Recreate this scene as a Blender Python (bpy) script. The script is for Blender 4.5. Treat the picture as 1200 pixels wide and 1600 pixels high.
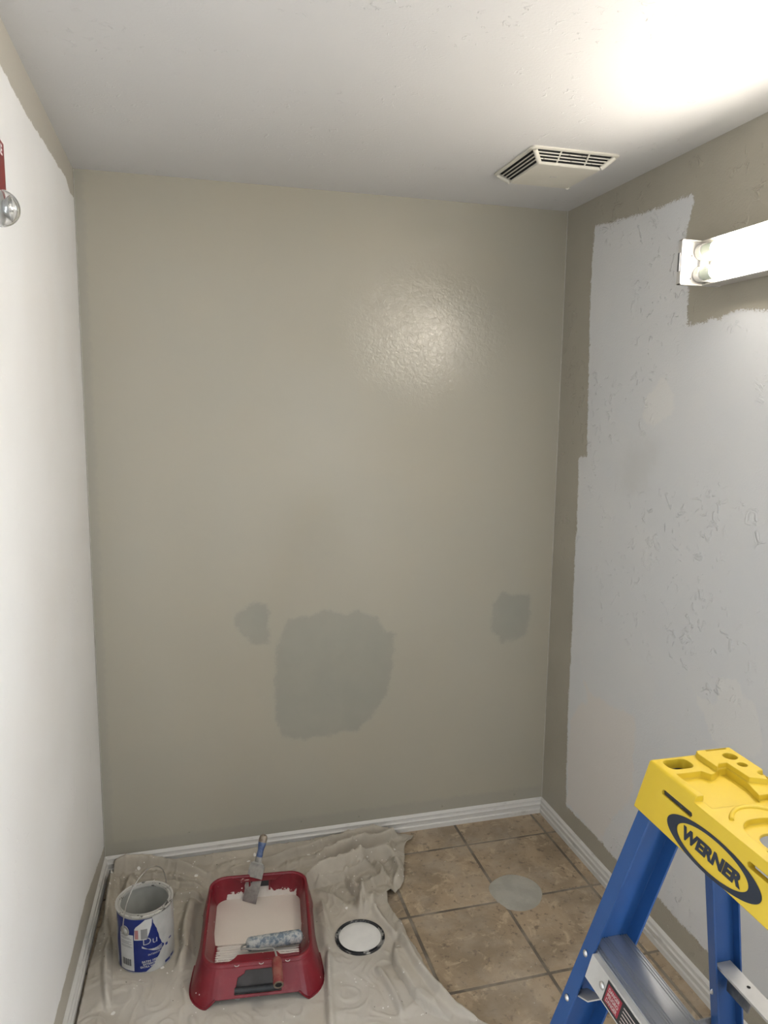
import bpy, bmesh, math, random
import numpy as np
from mathutils import Vector, Matrix, noise as mnoise

for o in list(bpy.data.objects):
    bpy.data.objects.remove(o, do_unlink=True)
scene = bpy.context.scene
C = scene.collection
PI = math.pi
rnd = random.Random(7)

# ------------------------------------------------------------------ camera
ROOM_W, ROOM_H, ROOM_D = 1.7495, 2.44, 3.8
yaw, pitch, roll = -0.262911, -0.143964, 0.0115397
f_ = Vector((-math.sin(yaw) * math.cos(pitch), math.cos(yaw) * math.cos(pitch), math.sin(pitch)))
r_ = Vector((math.cos(yaw), math.sin(yaw), 0))
u_ = r_.cross(f_)
r2 = math.cos(roll) * r_ + math.sin(roll) * u_
u2 = -math.sin(roll) * r_ + math.cos(roll) * u_
cam_d = bpy.data.cameras.new('camera')
cam_d.sensor_fit = 'AUTO'
cam_d.sensor_width = 36
cam_d.lens = 1153.1 * 36 / 1600
cam_d.clip_start = 0.02
cam = bpy.data.objects.new('camera', cam_d)
C.objects.link(cam)
cam.matrix_world = Matrix(((r2.x, u2.x, -f_.x, 0.32493), (r2.y, u2.y, -f_.y, -2.65596),
                           (r2.z, u2.z, -f_.z, 1.70546), (0, 0, 0, 1)))
scene.camera = cam

# ------------------------------------------------------------------ world and light
world = bpy.data.worlds.new('world')
scene.world = world
world.use_nodes = True
bg = world.node_tree.nodes['Background']
bg.inputs[0].default_value = (0.86, 0.93, 1.0, 1)
bg.inputs[1].default_value = 0.4
TUBE_POWER = 20.5
FILL_POWER = 63.0
dl = bpy.data.lights.new('added_daylight_fill', 'AREA')
dl.shape = 'RECTANGLE'; dl.size = 1.3; dl.size_y = 2.0
dl.energy = FILL_POWER
dl.color = (0.86, 0.93, 1.0)
dlo = bpy.data.objects.new('added_daylight_fill', dl)
C.objects.link(dlo)
dlo.location = (ROOM_W + 0.45, -3.28, 1.05)      # added fill lamp outside a made-up doorway, unseen behind the camera
dlo.rotation_euler = (PI / 2, 0, PI / 2)
scene.view_settings.view_transform = 'Standard'
scene.view_settings.look = 'None'
scene.view_settings.exposure = 1.06
scene.view_settings.gamma = 1.0
scene.view_settings.use_curve_mapping = False

# ------------------------------------------------------------------ materials
class NT:
    def __init__(s, name):
        s.m = bpy.data.materials.new(name)
        s.m.use_nodes = True
        s.t = s.m.node_tree
        s.b = s.t.nodes['Principled BSDF']
    def n(s, kind, **kw):
        nd = s.t.nodes.new(kind)
        for k, v in kw.items():
            setattr(nd, k, v)
        return nd
    def put(s, sock, v):
        if isinstance(v, bpy.types.NodeSocket):
            s.t.links.new(v, sock)
        elif isinstance(v, (tuple, list)) and len(v) == 3 and sock.type == 'RGBA':
            sock.default_value = (*v, 1)
        else:
            sock.default_value = v
    def math(s, op, a, b=0.0, c=None, clamp=False):
        nd = s.n('ShaderNodeMath', operation=op, use_clamp=clamp)
        s.put(nd.inputs[0], a); s.put(nd.inputs[1], b)
        if c is not None: s.put(nd.inputs[2], c)
        return nd.outputs[0]
    def coord(s, scale=None):
        o = s.n('ShaderNodeTexCoord').outputs['Object']
        if scale:
            mp = s.n('ShaderNodeMapping'); s.put(mp.inputs[0], o); mp.inputs['Scale'].default_value = scale
            o = mp.outputs[0]
        return o
    def noise(s, scale, detail=3, rough=0.55, vec=None, dist=0.0):
        nd = s.n('ShaderNodeTexNoise')
        s.put(nd.inputs['Vector'], vec if vec is not None else s.coord())
        nd.inputs['Scale'].default_value = scale
        nd.inputs['Detail'].default_value = detail
        nd.inputs['Roughness'].default_value = rough
        nd.inputs['Distortion'].default_value = dist
        return nd.outputs[0]
    def voro(s, scale, feature='F1', vec=None, rand=1.0):
        nd = s.n('ShaderNodeTexVoronoi', feature=feature)
        s.put(nd.inputs['Vector'], vec if vec is not None else s.coord())
        nd.inputs['Scale'].default_value = scale
        nd.inputs['Randomness'].default_value = rand
        return nd.outputs[0]
    def ramp(s, v, lo, hi, a=0.0, b=1.0, smooth=True):
        nd = s.n('ShaderNodeMapRange', interpolation_type='SMOOTHSTEP' if smooth else 'LINEAR')
        s.put(nd.inputs[0], v)
        nd.inputs[1].default_value = lo; nd.inputs[2].default_value = hi
        nd.inputs[3].default_value = a; nd.inputs[4].default_value = b
        return nd.outputs[0]
    def mix(s, f, a, b):
        nd = s.n('ShaderNodeMix', data_type='RGBA')
        s.put(nd.inputs['Factor'], f)
        ca = [i for i in nd.inputs if i.type == 'RGBA']
        s.put(ca[0], a); s.put(ca[1], b)
        return [o for o in nd.outputs if o.type == 'RGBA'][0]
    def attr(s, name):
        nd = s.n('ShaderNodeAttribute', attribute_name=name)
        return nd.outputs['Fac']
    def bump(s, h, strength=0.2, dist=0.002, prev=None):
        nd = s.n('ShaderNodeBump')
        s.put(nd.inputs['Height'], h)
        nd.inputs['Strength'].default_value = strength
        nd.inputs['Distance'].default_value = dist
        if prev is not None: s.put(nd.inputs['Normal'], prev)
        return nd.outputs[0]
    def out(s, color=None, rough=None, metal=None, normal=None, spec=None, **kw):
        for k, v in (('Base Color', color), ('Roughness', rough), ('Metallic', metal), ('Normal', normal),
                     ('Specular IOR Level', spec)):
            if v is not None: s.put(s.b.inputs[k], v)
        for k, v in kw.items():
            s.put(s.b.inputs[k], v)
        return s.m

def plain(name, c1, c2=None, rough=0.5, metal=0.0, scale=30.0, bump=0.0, bscale=None, bdist=0.002, bevel=0.0, spec=None):
    t = NT(name)
    c2 = c2 or tuple(x * 0.86 for x in c1)
    f = t.ramp(t.noise(scale, 4), 0.35, 0.65)
    nrm = None
    if bevel:
        bv = t.n('ShaderNodeBevel'); bv.samples = 4; bv.inputs[0].default_value = bevel
        nrm = bv.outputs[0]
    if bump:
        nrm = t.bump(t.noise(bscale or scale * 4, 3), bump, bdist, nrm)
    return t.out(t.mix(f, c1, c2), rough, metal, nrm, spec)

BEIGE = (0.385, 0.358, 0.293)
WHITE = (0.76, 0.76, 0.75)
M = {}

def wall_texture(t, extra=None):
    """roller stipple, trowel ridges and stray lumps of the plaster"""
    stip = t.noise(170, 3, 0.6)
    lump = t.noise(26, 4, 0.62, dist=0.8)
    ridge = t.ramp(lump, 0.57, 0.69)
    area = t.ramp(t.noise(3.1, 2), 0.46, 0.60)
    h = t.math('ADD', t.math('MULTIPLY', stip, 0.35), t.math('MULTIPLY', ridge, t.math('MULTIPLY', area, 1.4)))
    if extra is not None:
        h = t.math('ADD', h, extra)
    return h

# right wall: bluish white primer, greige cut in along the edges
t = NT('right_wall_paint')
rag = t.math('ADD', t.math('MULTIPLY', t.math('SUBTRACT', t.noise(30, 4, 0.7), 0.5), 0.030),
             t.math('MULTIPLY', t.math('SUBTRACT', t.noise(230, 4, 0.75), 0.5), 0.040))
dist = t.math('ADD', t.attr('primer'), rag)
inside = t.ramp(dist, -0.0012, 0.0012)
wav = t.math('MULTIPLY', t.math('SUBTRACT', t.noise(14, 4), 0.5), 0.09)
pw = t.ramp(t.math('ADD', t.attr('patch_warm'), wav), -0.012, 0.010)
pl_ = t.ramp(t.math('ADD', t.attr('patch_light'), wav), -0.008, 0.008)
pd = t.ramp(t.math('ADD', t.attr('patch_dark'), t.math('MULTIPLY', wav, 1.5)), -0.06, 0.05)
cl = t.ramp(t.noise(2.6, 4, 0.6), 0.35, 0.7)
white = t.mix(cl, (0.640, 0.650, 0.662), (0.67, 0.672, 0.672))
white = t.mix(t.math('MULTIPLY', pw, 0.75), white, (0.70, 0.660, 0.620))
white = t.mix(t.math('MULTIPLY', pl_, 0.6), white, (0.73, 0.72, 0.695))
white = t.mix(t.math('MULTIPLY', pd, 0.45), white, (0.53, 0.53, 0.52))
bei = t.mix(t.ramp(t.noise(5, 3), 0.3, 0.7), BEIGE, tuple(x * 0.93 for x in BEIGE))
col = t.mix(inside, bei, white)
hh = wall_texture(t, t.math('MULTIPLY', inside, -0.25))
M['wall_right'] = t.out(col, t.ramp(inside, 0, 1, 0.38, 0.48), 0, t.bump(hh, 0.65, 0.0030))

# back wall: greige semi gloss with damp-looking spots of patching
t = NT('back_wall_paint')
rag = t.math('ADD', t.math('MULTIPLY', t.math('SUBTRACT', t.noise(22, 4, 0.7), 0.5), 0.05),
             t.math('MULTIPLY', t.math('SUBTRACT', t.noise(130, 3), 0.5), 0.012))
spot = t.ramp(t.math('ADD', t.attr('spot'), rag), -0.010, 0.010)
rough_zone = t.ramp(t.attr('rough_zone'), -0.10, 0.08)
base = t.mix(t.ramp(t.noise(3.0, 4, 0.6), 0.35, 0.65), BEIGE, (0.378, 0.356, 0.296))
base = t.mix(t.math('MULTIPLY', spot, t.ramp(t.noise(9, 3), 0.2, 0.7, 0.7, 1.0)), base, (0.308, 0.302, 0.260))
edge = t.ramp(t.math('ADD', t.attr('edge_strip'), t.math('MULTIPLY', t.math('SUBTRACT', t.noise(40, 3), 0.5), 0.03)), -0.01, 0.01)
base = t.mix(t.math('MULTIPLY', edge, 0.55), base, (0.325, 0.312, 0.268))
lump = t.noise(58, 4, 0.62, dist=0.6)
extra = t.math('MULTIPLY', t.math('MULTIPLY', lump, rough_zone), 1.9)
nd_ = t.bump(t.math('ADD', t.math('MULTIPLY', t.noise(130, 2), 0.12), extra), 0.40, 0.0018)
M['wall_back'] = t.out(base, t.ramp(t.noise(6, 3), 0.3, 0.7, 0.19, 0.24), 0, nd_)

# left wall: white primer, greige band below the ceiling and above the baseboard
t = NT('left_wall_paint')
rag = t.math('ADD', t.math('MULTIPLY', t.math('SUBTRACT', t.noise(24, 4, 0.7), 0.5), 0.022),
             t.math('MULTIPLY', t.math('SUBTRACT', t.noise(150, 3, 0.7), 0.5), 0.008))
band = t.ramp(t.math('ADD', t.attr('band'), rag), -0.0015, 0.0015)
sm = t.ramp(t.noise(7, 4, 0.65, vec=t.coord((1, 1, 0.55))), 0.60, 0.74)
smz = t.ramp(t.attr('smudge'), -0.10, 0.05)
wc = t.mix(t.math('MULTIPLY', t.math('MULTIPLY', sm, smz), 0.35), (0.80, 0.795, 0.785), (0.54, 0.53, 0.51))
wc = t.mix(t.ramp(t.noise(1.8, 3), 0.4, 0.65), wc, t.mix(0.25, wc, (0.70, 0.665, 0.62)))
M['wall_left'] = t.out(t.mix(band, wc, (0.43, 0.40, 0.34)), 0.5, 0, t.bump(wall_texture(t), 0.35, 0.0018))

t = NT('ceiling_paint')
lump = t.ramp(t.noise(40, 4, 0.62, dist=0.8), 0.60, 0.68)
area = t.ramp(t.noise(3.4, 2), 0.45, 0.58)
M['ceiling'] = t.out(t.mix(t.noise(2.5, 3), (0.63, 0.625, 0.62), (0.585, 0.58, 0.575)), 0.6, 0,
                     t.bump(t.math('ADD', t.math('MULTIPLY', lump, area), t.math('MULTIPLY', t.noise(150, 3), 0.3)), 0.6, 0.0026))
M['caulk'] = plain('corner_caulk', (0.46, 0.44, 0.39), (0.40, 0.38, 0.33), 0.5)
M['plain_wall'] = plain('rear_wall_paint', (0.72, 0.715, 0.70), (0.68, 0.67, 0.655), 0.5, scale=4, bump=0.2, bscale=150)

t = NT('baseboard_paint')
scuff = t.ramp(t.noise(16, 5, 0.7, vec=t.coord((0.5, 0.5, 2.2))), 0.54, 0.72)
M['baseboard'] = t.out(t.mix(t.math('MULTIPLY', scuff, 0.7), (0.60, 0.585, 0.555), (0.34, 0.325, 0.30)), 0.45, 0,
                       t.bump(t.noise(60, 4), 0.3, 0.001))

t = NT('ceramic_tile')
oi = t.n('ShaderNodeObjectInfo')
off = t.n('ShaderNodeVectorMath', operation='ADD')
t.put(off.inputs[0], t.coord())
cx = t.n('ShaderNodeCombineXYZ')
t.put(cx.inputs[0], t.math('MULTIPLY', oi.outputs['Random'], 31.0)); t.put(cx.inputs[1], t.math('MULTIPLY', oi.outputs['Random'], 17.0))
t.put(off.inputs[1], cx.outputs[0])
v = off.outputs[0]
c = t.mix(t.ramp(t.noise(6, 6, 0.65, v, 0.6), 0.36, 0.66), (0.400, 0.305, 0.205), (0.260, 0.198, 0.134))
c = t.mix(t.math('MULTIPLY', t.ramp(t.noise(14, 5, 0.7, v, 1.0), 0.52, 0.66), 0.8), c, (0.52, 0.405, 0.275))
c = t.mix(t.math('MULTIPLY', t.ramp(t.noise(38, 4, 0.7, v), 0.55, 0.66), 0.85), c, (0.150, 0.112, 0.082))
dust = t.math('MULTIPLY', t.ramp(t.noise(4.5, 5, 0.65, t.n('ShaderNodeNewGeometry').outputs['Position']), 0.42, 0.72), 0.5)
c = t.mix(dust, c, (0.46, 0.40, 0.325))
sp = t.voro(60, 'F1', v)
speck = t.math('MULTIPLY', t.math('LESS_THAN', sp, 0.09), t.math('GREATER_THAN', t.noise(18, 2, vec=v), 0.60))
c = t.mix(speck, c, (0.62, 0.60, 0.55))
M['tile'] = t.out(c, 0.47, 0, t.bump(t.noise(45, 5, vec=v), 0.25, 0.0015))
t = NT('grout')
g = t.mix(t.ramp(t.noise(9, 4), 0.4, 0.62), (0.135, 0.112, 0.088), (0.26, 0.225, 0.18))
M['grout'] = t.out(g, 0.9, 0, t.bump(t.noise(220, 3), 0.5, 0.001))
M['mortar'] = plain('patching_mortar', (0.42, 0.405, 0.355), (0.36, 0.347, 0.305), 0.75, scale=18, bump=0.4, bscale=120, bdist=0.001)

t = NT('canvas_cloth')
weave = t.math('ADD', t.noise(900, 2, vec=t.coord((1, 0.15, 1))), t.noise(900, 2, vec=t.coord((0.15, 1, 1))))
c = t.mix(t.ramp(t.noise(5, 5, 0.6), 0.35, 0.68), (0.475, 0.430, 0.360), (0.400, 0.362, 0.302))
# loose paint dust in the part nearest the door
c = t.mix(t.math('MULTIPLY', t.ramp(t.attr('dusty'), -0.15, 0.15), t.ramp(t.noise(7, 4), 0.3, 0.62, 0.25, 0.8)), c, (0.53, 0.50, 0.455))
dvec = t.n('ShaderNodeVectorMath', operation='ADD')
nv = t.n('ShaderNodeTexNoise'); nv.inputs['Scale'].default_value = 40; t.put(nv.inputs['Vector'], t.coord())
sc_ = t.n('ShaderNodeVectorMath', operation='SCALE'); t.put(sc_.inputs[0], nv.outputs['Color']); sc_.inputs['Scale'].default_value = 0.02
t.put(dvec.inputs[0], t.coord()); t.put(dvec.inputs[1], sc_.outputs[0])
v1 = t.voro(17, 'F1', dvec.outputs[0]); v2 = t.voro(55, 'F1', dvec.outputs[0])
mk = t.math('MULTIPLY', t.math('LESS_THAN', v1, 0.115), t.math('GREATER_THAN', t.noise(6, 2), 0.50))
mk2 = t.math('MULTIPLY', t.math('LESS_THAN', v2, 0.13), t.math('GREATER_THAN', t.noise(9, 2), 0.56))
c = t.mix(t.math('MAXIMUM', mk, mk2), c, (0.74, 0.72, 0.68))
dk = t.math('MULTIPLY', t.math('LESS_THAN', t.voro(31, 'F1', dvec.outputs[0]), 0.055), t.math('GREATER_THAN', t.noise(8, 2), 0.57))
c = t.mix(dk, c, (0.06, 0.055, 0.045))
M['cloth'] = t.out(c, 0.92, 0, t.bump(t.noise(60, 4), 0.35, 0.002, t.bump(weave, 0.25, 0.0006)), 0.15)

def red_plastic(name, smear=False):
    t = NT(name)
    c = t.mix(t.ramp(t.noise(9, 4), 0.3, 0.7), (0.205, 0.008, 0.018), (0.155, 0.006, 0.014))
    haze = t.ramp(t.noise(22, 5, 0.7), 0.52, 0.75)
    c = t.mix(t.math('MULTIPLY', haze, 0.18), c, (0.33, 0.13, 0.135))
    v1 = t.voro(48, 'F1')
    dots = t.math('MULTIPLY', t.math('LESS_THAN', v1, 0.13), t.math('GREATER_THAN', t.noise(13, 2), 0.55))
    c = t.mix(dots, c, (0.72, 0.66, 0.63))
    if smear:
        a = t.attr('smear')
        w = t.math('ADD', t.math('MULTIPLY', t.math('SUBTRACT', t.noise(38, 5, 0.7, vec=t.coord((0.5, 1.4, 1.0))), 0.5), 0.075),
                   t.math('MULTIPLY', t.math('SUBTRACT', t.noise(110, 3), 0.5), 0.018))
        k = t.ramp(t.math('ADD', a, w), -0.0012, 0.0012)
        c = t.mix(k, c, t.mix(t.noise(40, 3), (0.68, 0.625, 0.57), (0.55, 0.51, 0.465)))
    return t.out(c, 0.34, 0, t.bump(t.noise(70, 3), 0.12, 0.001))
M['red'] = red_plastic('red_plastic')
M['red_smear'] = red_plastic('red_plastic_with_paint', True)
M['black'] = plain('black_rubber', (0.016, 0.018, 0.022), (0.03, 0.033, 0.038), 0.45, scale=25, bump=0.2)
M['dark'] = plain('dark_cavity', (0.012, 0.012, 0.012), rough=0.9)
M['recess'] = plain('opening_shade', (0.055, 0.050, 0.050), (0.04, 0.036, 0.036), 0.6)  # dark tone paints the shadowed cloth seen through the grip opening
M['paint'] = plain('wet_greige_paint', (0.72, 0.645, 0.575), (0.70, 0.628, 0.56), 0.22, scale=6, bump=0.05, bscale=30)
M['paint_smear'] = plain('dried_greige_paint', (0.50, 0.475, 0.44), (0.40, 0.385, 0.36), 0.4, scale=60, bump=0.5, bscale=90, bdist=0.001)
M['steel'] = plain('brushed_steel', (0.46, 0.45, 0.42), (0.30, 0.29, 0.27), 0.36, 0.75, scale=28, bump=0.15)
M['steel_coated'] = plain('steel_with_dry_paint', (0.36, 0.345, 0.31), (0.24, 0.235, 0.22), 0.55, 0.2, scale=35, bump=0.4)
M['wire'] = plain('galvanised_wire', (0.56, 0.54, 0.50), (0.42, 0.40, 0.37), 0.35, 0.8, scale=60)
M['blue_grip'] = plain('blue_handle_plastic', (0.035, 0.075, 0.20), (0.12, 0.16, 0.27), 0.4, scale=60, bump=0.2)
M['grip_end'] = plain('scuffed_steel_cap', (0.22, 0.17, 0.13), (0.33, 0.28, 0.22), 0.4, 0.6, scale=70)
t = NT('roller_nap')
c = t.mix(t.ramp(t.noise(55, 4, 0.7), 0.40, 0.60), (0.52, 0.52, 0.50), (0.17, 0.215, 0.26))
M['nap'] = t.out(c, 0.9, 0, t.bump(t.noise(160, 4, 0.7), 1.0, 0.006))
M['handle_red'] = plain('worn_red_handle', (0.20, 0.022, 0.025), (0.26, 0.09, 0.07), 0.45, scale=40, bump=0.2)
M['can_metal'] = plain('painted_tinplate', (0.44, 0.435, 0.41), (0.33, 0.325, 0.30), 0.42, 0.35, scale=25, bump=0.15)
M['can_rim'] = None
t = NT('can_rim_with_paint')
c = t.mix(t.ramp(t.noise(42, 3, 0.7), 0.57, 0.63), (0.50, 0.485, 0.45), (0.10, 0.095, 0.085))
M['can_rim'] = t.out(c, 0.4, 0.1, t.bump(t.noise(80, 3), 0.3, 0.001))
M['can_inside'] = plain('grey_paint_film', (0.42, 0.42, 0.385), (0.36, 0.36, 0.33), 0.35, scale=10)
M['can_blue'] = plain('blue_label', (0.006, 0.018, 0.135), (0.008, 0.022, 0.16), 0.3, scale=12)
M['can_white'] = plain('white_label_print', (0.55, 0.55, 0.54), (0.50, 0.50, 0.49), 0.4, scale=20)
M['can_grey'] = plain('grey_print', (0.27, 0.27, 0.27), rough=0.5)
M['can_pink'] = plain('pink_print', (0.45, 0.20, 0.20), rough=0.5)
M['drip'] = plain('run_of_grey_paint', (0.46, 0.46, 0.44), (0.40, 0.40, 0.385), 0.35, scale=20, bump=0.5, bscale=45, bdist=0.002)
M['lid_white'] = plain('lid_film_of_paint', (0.76, 0.75, 0.725), (0.72, 0.71, 0.69), 0.35, scale=22, bump=0.15)
t = NT('lid_rim_metal')
c = t.mix(t.ramp(t.noise(24, 4, 0.7), 0.50, 0.60), (0.022, 0.024, 0.028), (0.40, 0.39, 0.37))
M['lid_rim'] = t.out(t.mix(0.15, c, (0.02, 0.02, 0.025)), 0.35, 0.3)
M['yellow'] = plain('yellow_cap_plastic', (0.63, 0.447, 0.030), (0.605, 0.428, 0.028), 0.42, scale=8, bump=0.06, bscale=200, bevel=0.0022)
M['blue'] = plain('blue_fiberglass', (0.012, 0.064, 0.215), (0.015, 0.071, 0.230), 0.36, scale=10, bump=0.05, bscale=160, bevel=0.0012)
M['navy'] = plain('navy_print', (0.010, 0.018, 0.036), rough=0.4)
t = NT('extruded_aluminium')
br = t.noise(60, 4, 0.6, vec=t.coord((6, 0.12, 1)))
M['alu'] = t.out(t.mix(br, (0.52, 0.53, 0.55), (0.40, 0.41, 0.43)), t.ramp(br, 0.3, 0.7, 0.30, 0.42), 0.8, t.bump(br, 0.12, 0.0006))
M['alu_face'] = plain('satin_aluminium', (0.56, 0.55, 0.53), (0.50, 0.49, 0.47), 0.5, 0.35, scale=20)
M['rivet'] = plain('rivet_metal', (0.68, 0.68, 0.68), rough=0.28, metal=0.85)
M['label_red'] = plain('red_label', (0.27, 0.018, 0.035), rough=0.4)
M['label_black'] = plain('black_label', (0.016, 0.018, 0.02), rough=0.4)
M['label_text'] = plain('pale_print', (0.50, 0.42, 0.40), rough=0.5)
M['rubber'] = plain('foot_rubber', (0.02, 0.02, 0.02), rough=0.7)
M['gusset'] = plain('galvanised_gusset', (0.10, 0.11, 0.12), (0.20, 0.20, 0.20), 0.5, 0.5, scale=40)
M['vent'] = plain('ivory_vent_plastic', (0.62, 0.595, 0.525), (0.58, 0.555, 0.485), 0.45, scale=8, bevel=0.001)
t = NT('dusty_slat')
M['vent_slat'] = t.out(t.mix(t.ramp(t.noise(70, 5, 0.7), 0.58, 0.66), (0.60, 0.575, 0.51), (0.14, 0.125, 0.10)), 0.7, 0)
M['enamel'] = plain('white_enamel', (0.52, 0.50, 0.47), (0.49, 0.47, 0.44), 0.35, scale=10)
M['socket'] = plain('socket_plastic', (0.72, 0.71, 0.68), rough=0.4)
M['latch'] = plain('grey_latch_plastic', (0.13, 0.13, 0.135), rough=0.5)
t = NT('fluorescent_tube')
M['tube'] = t.out((0.9, 0.9, 0.9), 0.4, **{'Emission Color': (1.0, 0.925, 0.815), 'Emission Strength': TUBE_POWER})
t = NT('tube_end_glass')
M['tube_end'] = t.out((0.60, 0.68, 0.58), 0.2)
M['alarm_red'] = plain('alarm_red_plastic', (0.17, 0.006, 0.008), (0.155, 0.005, 0.007), 0.32, scale=8, bevel=0.0015)
t = NT('clear_lens')
M['lens'] = t.out((1, 1, 1), 0.02, **{'Transmission Weight': 1.0, 'IOR': 1.45})
M['reflector'] = plain('strobe_reflector', (0.72, 0.73, 0.73), rough=0.12, metal=1.0)
M['alarm_print'] = plain('white_alarm_print', (0.80, 0.72, 0.72), rough=0.5)

# ------------------------------------------------------------------ mesh helpers
def link(name, me, mat, parent=None, smooth=None):
    o = bpy.data.objects.new(name, me)
    C.objects.link(o)
    if mat is not None and not me.materials:
        me.materials.append(M[mat] if isinstance(mat, str) else mat)
    if parent is not None:
        o.parent = parent
    if smooth:
        me.polygons.foreach_set('use_smooth', [True] * len(me.polygons))
        me.set_sharp_from_angle(angle=math.radians(smooth))
    return o

def obj(name, bm, mat, parent=None, smooth=None):
    bmesh.ops.recalc_face_normals(bm, faces=bm.faces)
    me = bpy.data.meshes.new(name)
    bm.to_mesh(me); bm.free()
    return link(name, me, mat, parent, smooth)

def tag(o, label, cat, group=None, kind=None):
    o['label'] = label; o['category'] = cat
    if group: o['group'] = group
    if kind: o['kind'] = kind
    return o

def thing(name, label, cat, loc=(0, 0, 0), rotz=0.0, group=None):
    o = bpy.data.objects.new(name, None)
    C.objects.link(o)
    o.empty_display_size = 0.05
    o.location = loc; o.rotation_euler = (0, 0, rotz)
    return tag(o, label, cat, group)

def struct(o, label=None):
    o['kind'] = 'structure'
    if label: o['label'] = label
    return o

def box(bm, lo, hi, mtx=None, bevel=0.0):
    vs = [bm.verts.new((x, y, z)) for x in (lo[0], hi[0]) for y in (lo[1], hi[1]) for z in (lo[2], hi[2])]
    fs = [bm.faces.new([vs[i] for i in q]) for q in ((0, 1, 3, 2), (4, 6, 7, 5), (0, 4, 5, 1), (2, 3, 7, 6), (0, 2, 6, 4), (1, 5, 7, 3))]
    if bevel:
        es = list({e for f in fs for e in f.edges})
        r = bmesh.ops.bevel(bm, geom=es, offset=bevel, segments=2, affect='EDGES', profile=0.5)
        vs = list({v for f in r['faces'] for v in f.verts} | {v for v in vs if v.is_valid})
    if mtx is not None:
        for v in vs: v.co = mtx @ v.co
    return vs

def loft(bm, rings, close=True, cap0=False, cap1=False):
    rows = [[bm.verts.new(p) for p in r] for r in rings]
    n = len(rows[0])
    for a, b in zip(rows, rows[1:]):
        for i in range(n if close else n - 1):
            j = (i + 1) % n
            bm.faces.new((a[i], a[j], b[j], b[i]))
    if cap0: bm.faces.new(rows[0])
    if cap1: bm.faces.new(list(reversed(rows[-1])))
    return rows

def prism(bm, poly, a, b, fn):
    """poly in 2D extruded from a to b; fn(u, v, w) -> xyz"""
    return loft(bm, [[fn(u, v, a) for u, v in poly], [fn(u, v, b) for u, v in poly]], True, True, True)

def lathe(bm, prof, seg=48, center=(0, 0, 0), axis='Z', caps=False):
    rings = []
    for r, h in prof:
        ring = []
        for i in range(seg):
            a = 2 * PI * i / seg
            p = (r * math.cos(a), r * math.sin(a), h)
            if axis == 'X': p = (p[2], p[0], p[1])
            if axis == 'Y': p = (p[0], p[2], p[1])
            ring.append((p[0] + center[0], p[1] + center[1], p[2] + center[2]))
        rings.append(ring)
    return loft(bm, rings, True, caps and prof[0][0] > 1e-6, caps and prof[-1][0] > 1e-6)

def tube(bm, pts, r, seg=10, caps=True):
    pts = [Vector(p) for p in pts]
    rad = r if isinstance(r, (list, tuple)) else [r] * len(pts)
    rings = []
    up = None
    for i, p in enumerate(pts):
        d = (pts[min(i + 1, len(pts) - 1)] - pts[max(i - 1, 0)]).normalized()
        if up is None:
            up = Vector((0, 0, 1)) if abs(d.z) < 0.9 else Vector((1, 0, 0))
        sx = d.cross(up).normalized(); up = sx.cross(d).normalized()
        rings.append([p + rad[i] * (math.cos(2 * PI * k / seg) * sx + math.sin(2 * PI * k / seg) * up) for k in range(seg)])
    return loft(bm, rings, True, caps, caps)

def rrect(hx, hy, r, n=6, cx=0.0, cy=0.0):
    pts = []
    for sx, sy, a0 in ((1, 1, 0), (-1, 1, PI / 2), (-1, -1, PI), (1, -1, 1.5 * PI)):
        for k in range(n + 1):
            a = a0 + PI / 2 * k / n
            pts.append((cx + sx * (hx - r) + r * math.cos(a), cy + sy * (hy - r) + r * math.sin(a)))
    return pts

def smoothpath(pts, n=8):
    pts = [Vector(p) for p in pts]
    out = []
    for i in range(len(pts) - 1):
        p0, p1, p2, p3 = pts[max(i - 1, 0)], pts[i], pts[i + 1], pts[min(i + 2, len(pts) - 1)]
        for k in range(n):
            s = k / n
            out.append(0.5 * ((2 * p1) + (p2 - p0) * s + (2 * p0 - 5 * p1 + 4 * p2 - p3) * s * s + (3 * p1 - p0 - 3 * p2 + p3) * s ** 3))
    out.append(pts[-1])
    return out

def boolean(base_me, cutters, op='DIFFERENCE'):
    """base mesh with a list of cutter meshes applied; returns a new mesh"""
    o = bpy.data.objects.new('temp_base', base_me); C.objects.link(o)
    tmp = []
    for item in cutters:
        me, kind = item if isinstance(item, tuple) else (item, op)
        c = bpy.data.objects.new('temp_cut', me); C.objects.link(c); tmp.append(c)
        md = o.modifiers.new('b', 'BOOLEAN'); md.object = c; md.operation = kind; md.solver = 'EXACT'
    bpy.context.view_layer.update()
    dg = bpy.context.evaluated_depsgraph_get()
    res = bpy.data.meshes.new_from_object(o.evaluated_get(dg))
    for c in tmp + [o]:
        bpy.data.objects.remove(c, do_unlink=True)
    return res

def bm_mesh(bm, name='temp'):
    bmesh.ops.recalc_face_normals(bm, faces=bm.faces)
    me = bpy.data.meshes.new(name); bm.to_mesh(me); bm.free()
    return me

def text2d(body, size, bold=0.0, width=None, res=3):
    cu = bpy.data.curves.new('temp_text', 'FONT')
    cu.body = body; cu.size = size; cu.offset = bold; cu.resolution_u = res
    cu.align_x = 'CENTER'; cu.align_y = 'CENTER'; cu.fill_mode = 'FRONT'
    o = bpy.data.objects.new('temp_text', cu); C.objects.link(o)
    bpy.context.view_layer.update()
    me = bpy.data.meshes.new_from_object(o.evaluated_get(bpy.context.evaluated_depsgraph_get()))
    bpy.data.objects.remove(o, do_unlink=True)
    vs = np.array([v.co[:2] for v in me.vertices]); fs = [tuple(p.vertices) for p in me.polygons]
    mn, mx = vs.min(0), vs.max(0)
    vs = vs - (mn + mx) / 2
    if width: vs[:, 0] *= width / (mx[0] - mn[0])
    return vs, fs

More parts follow.
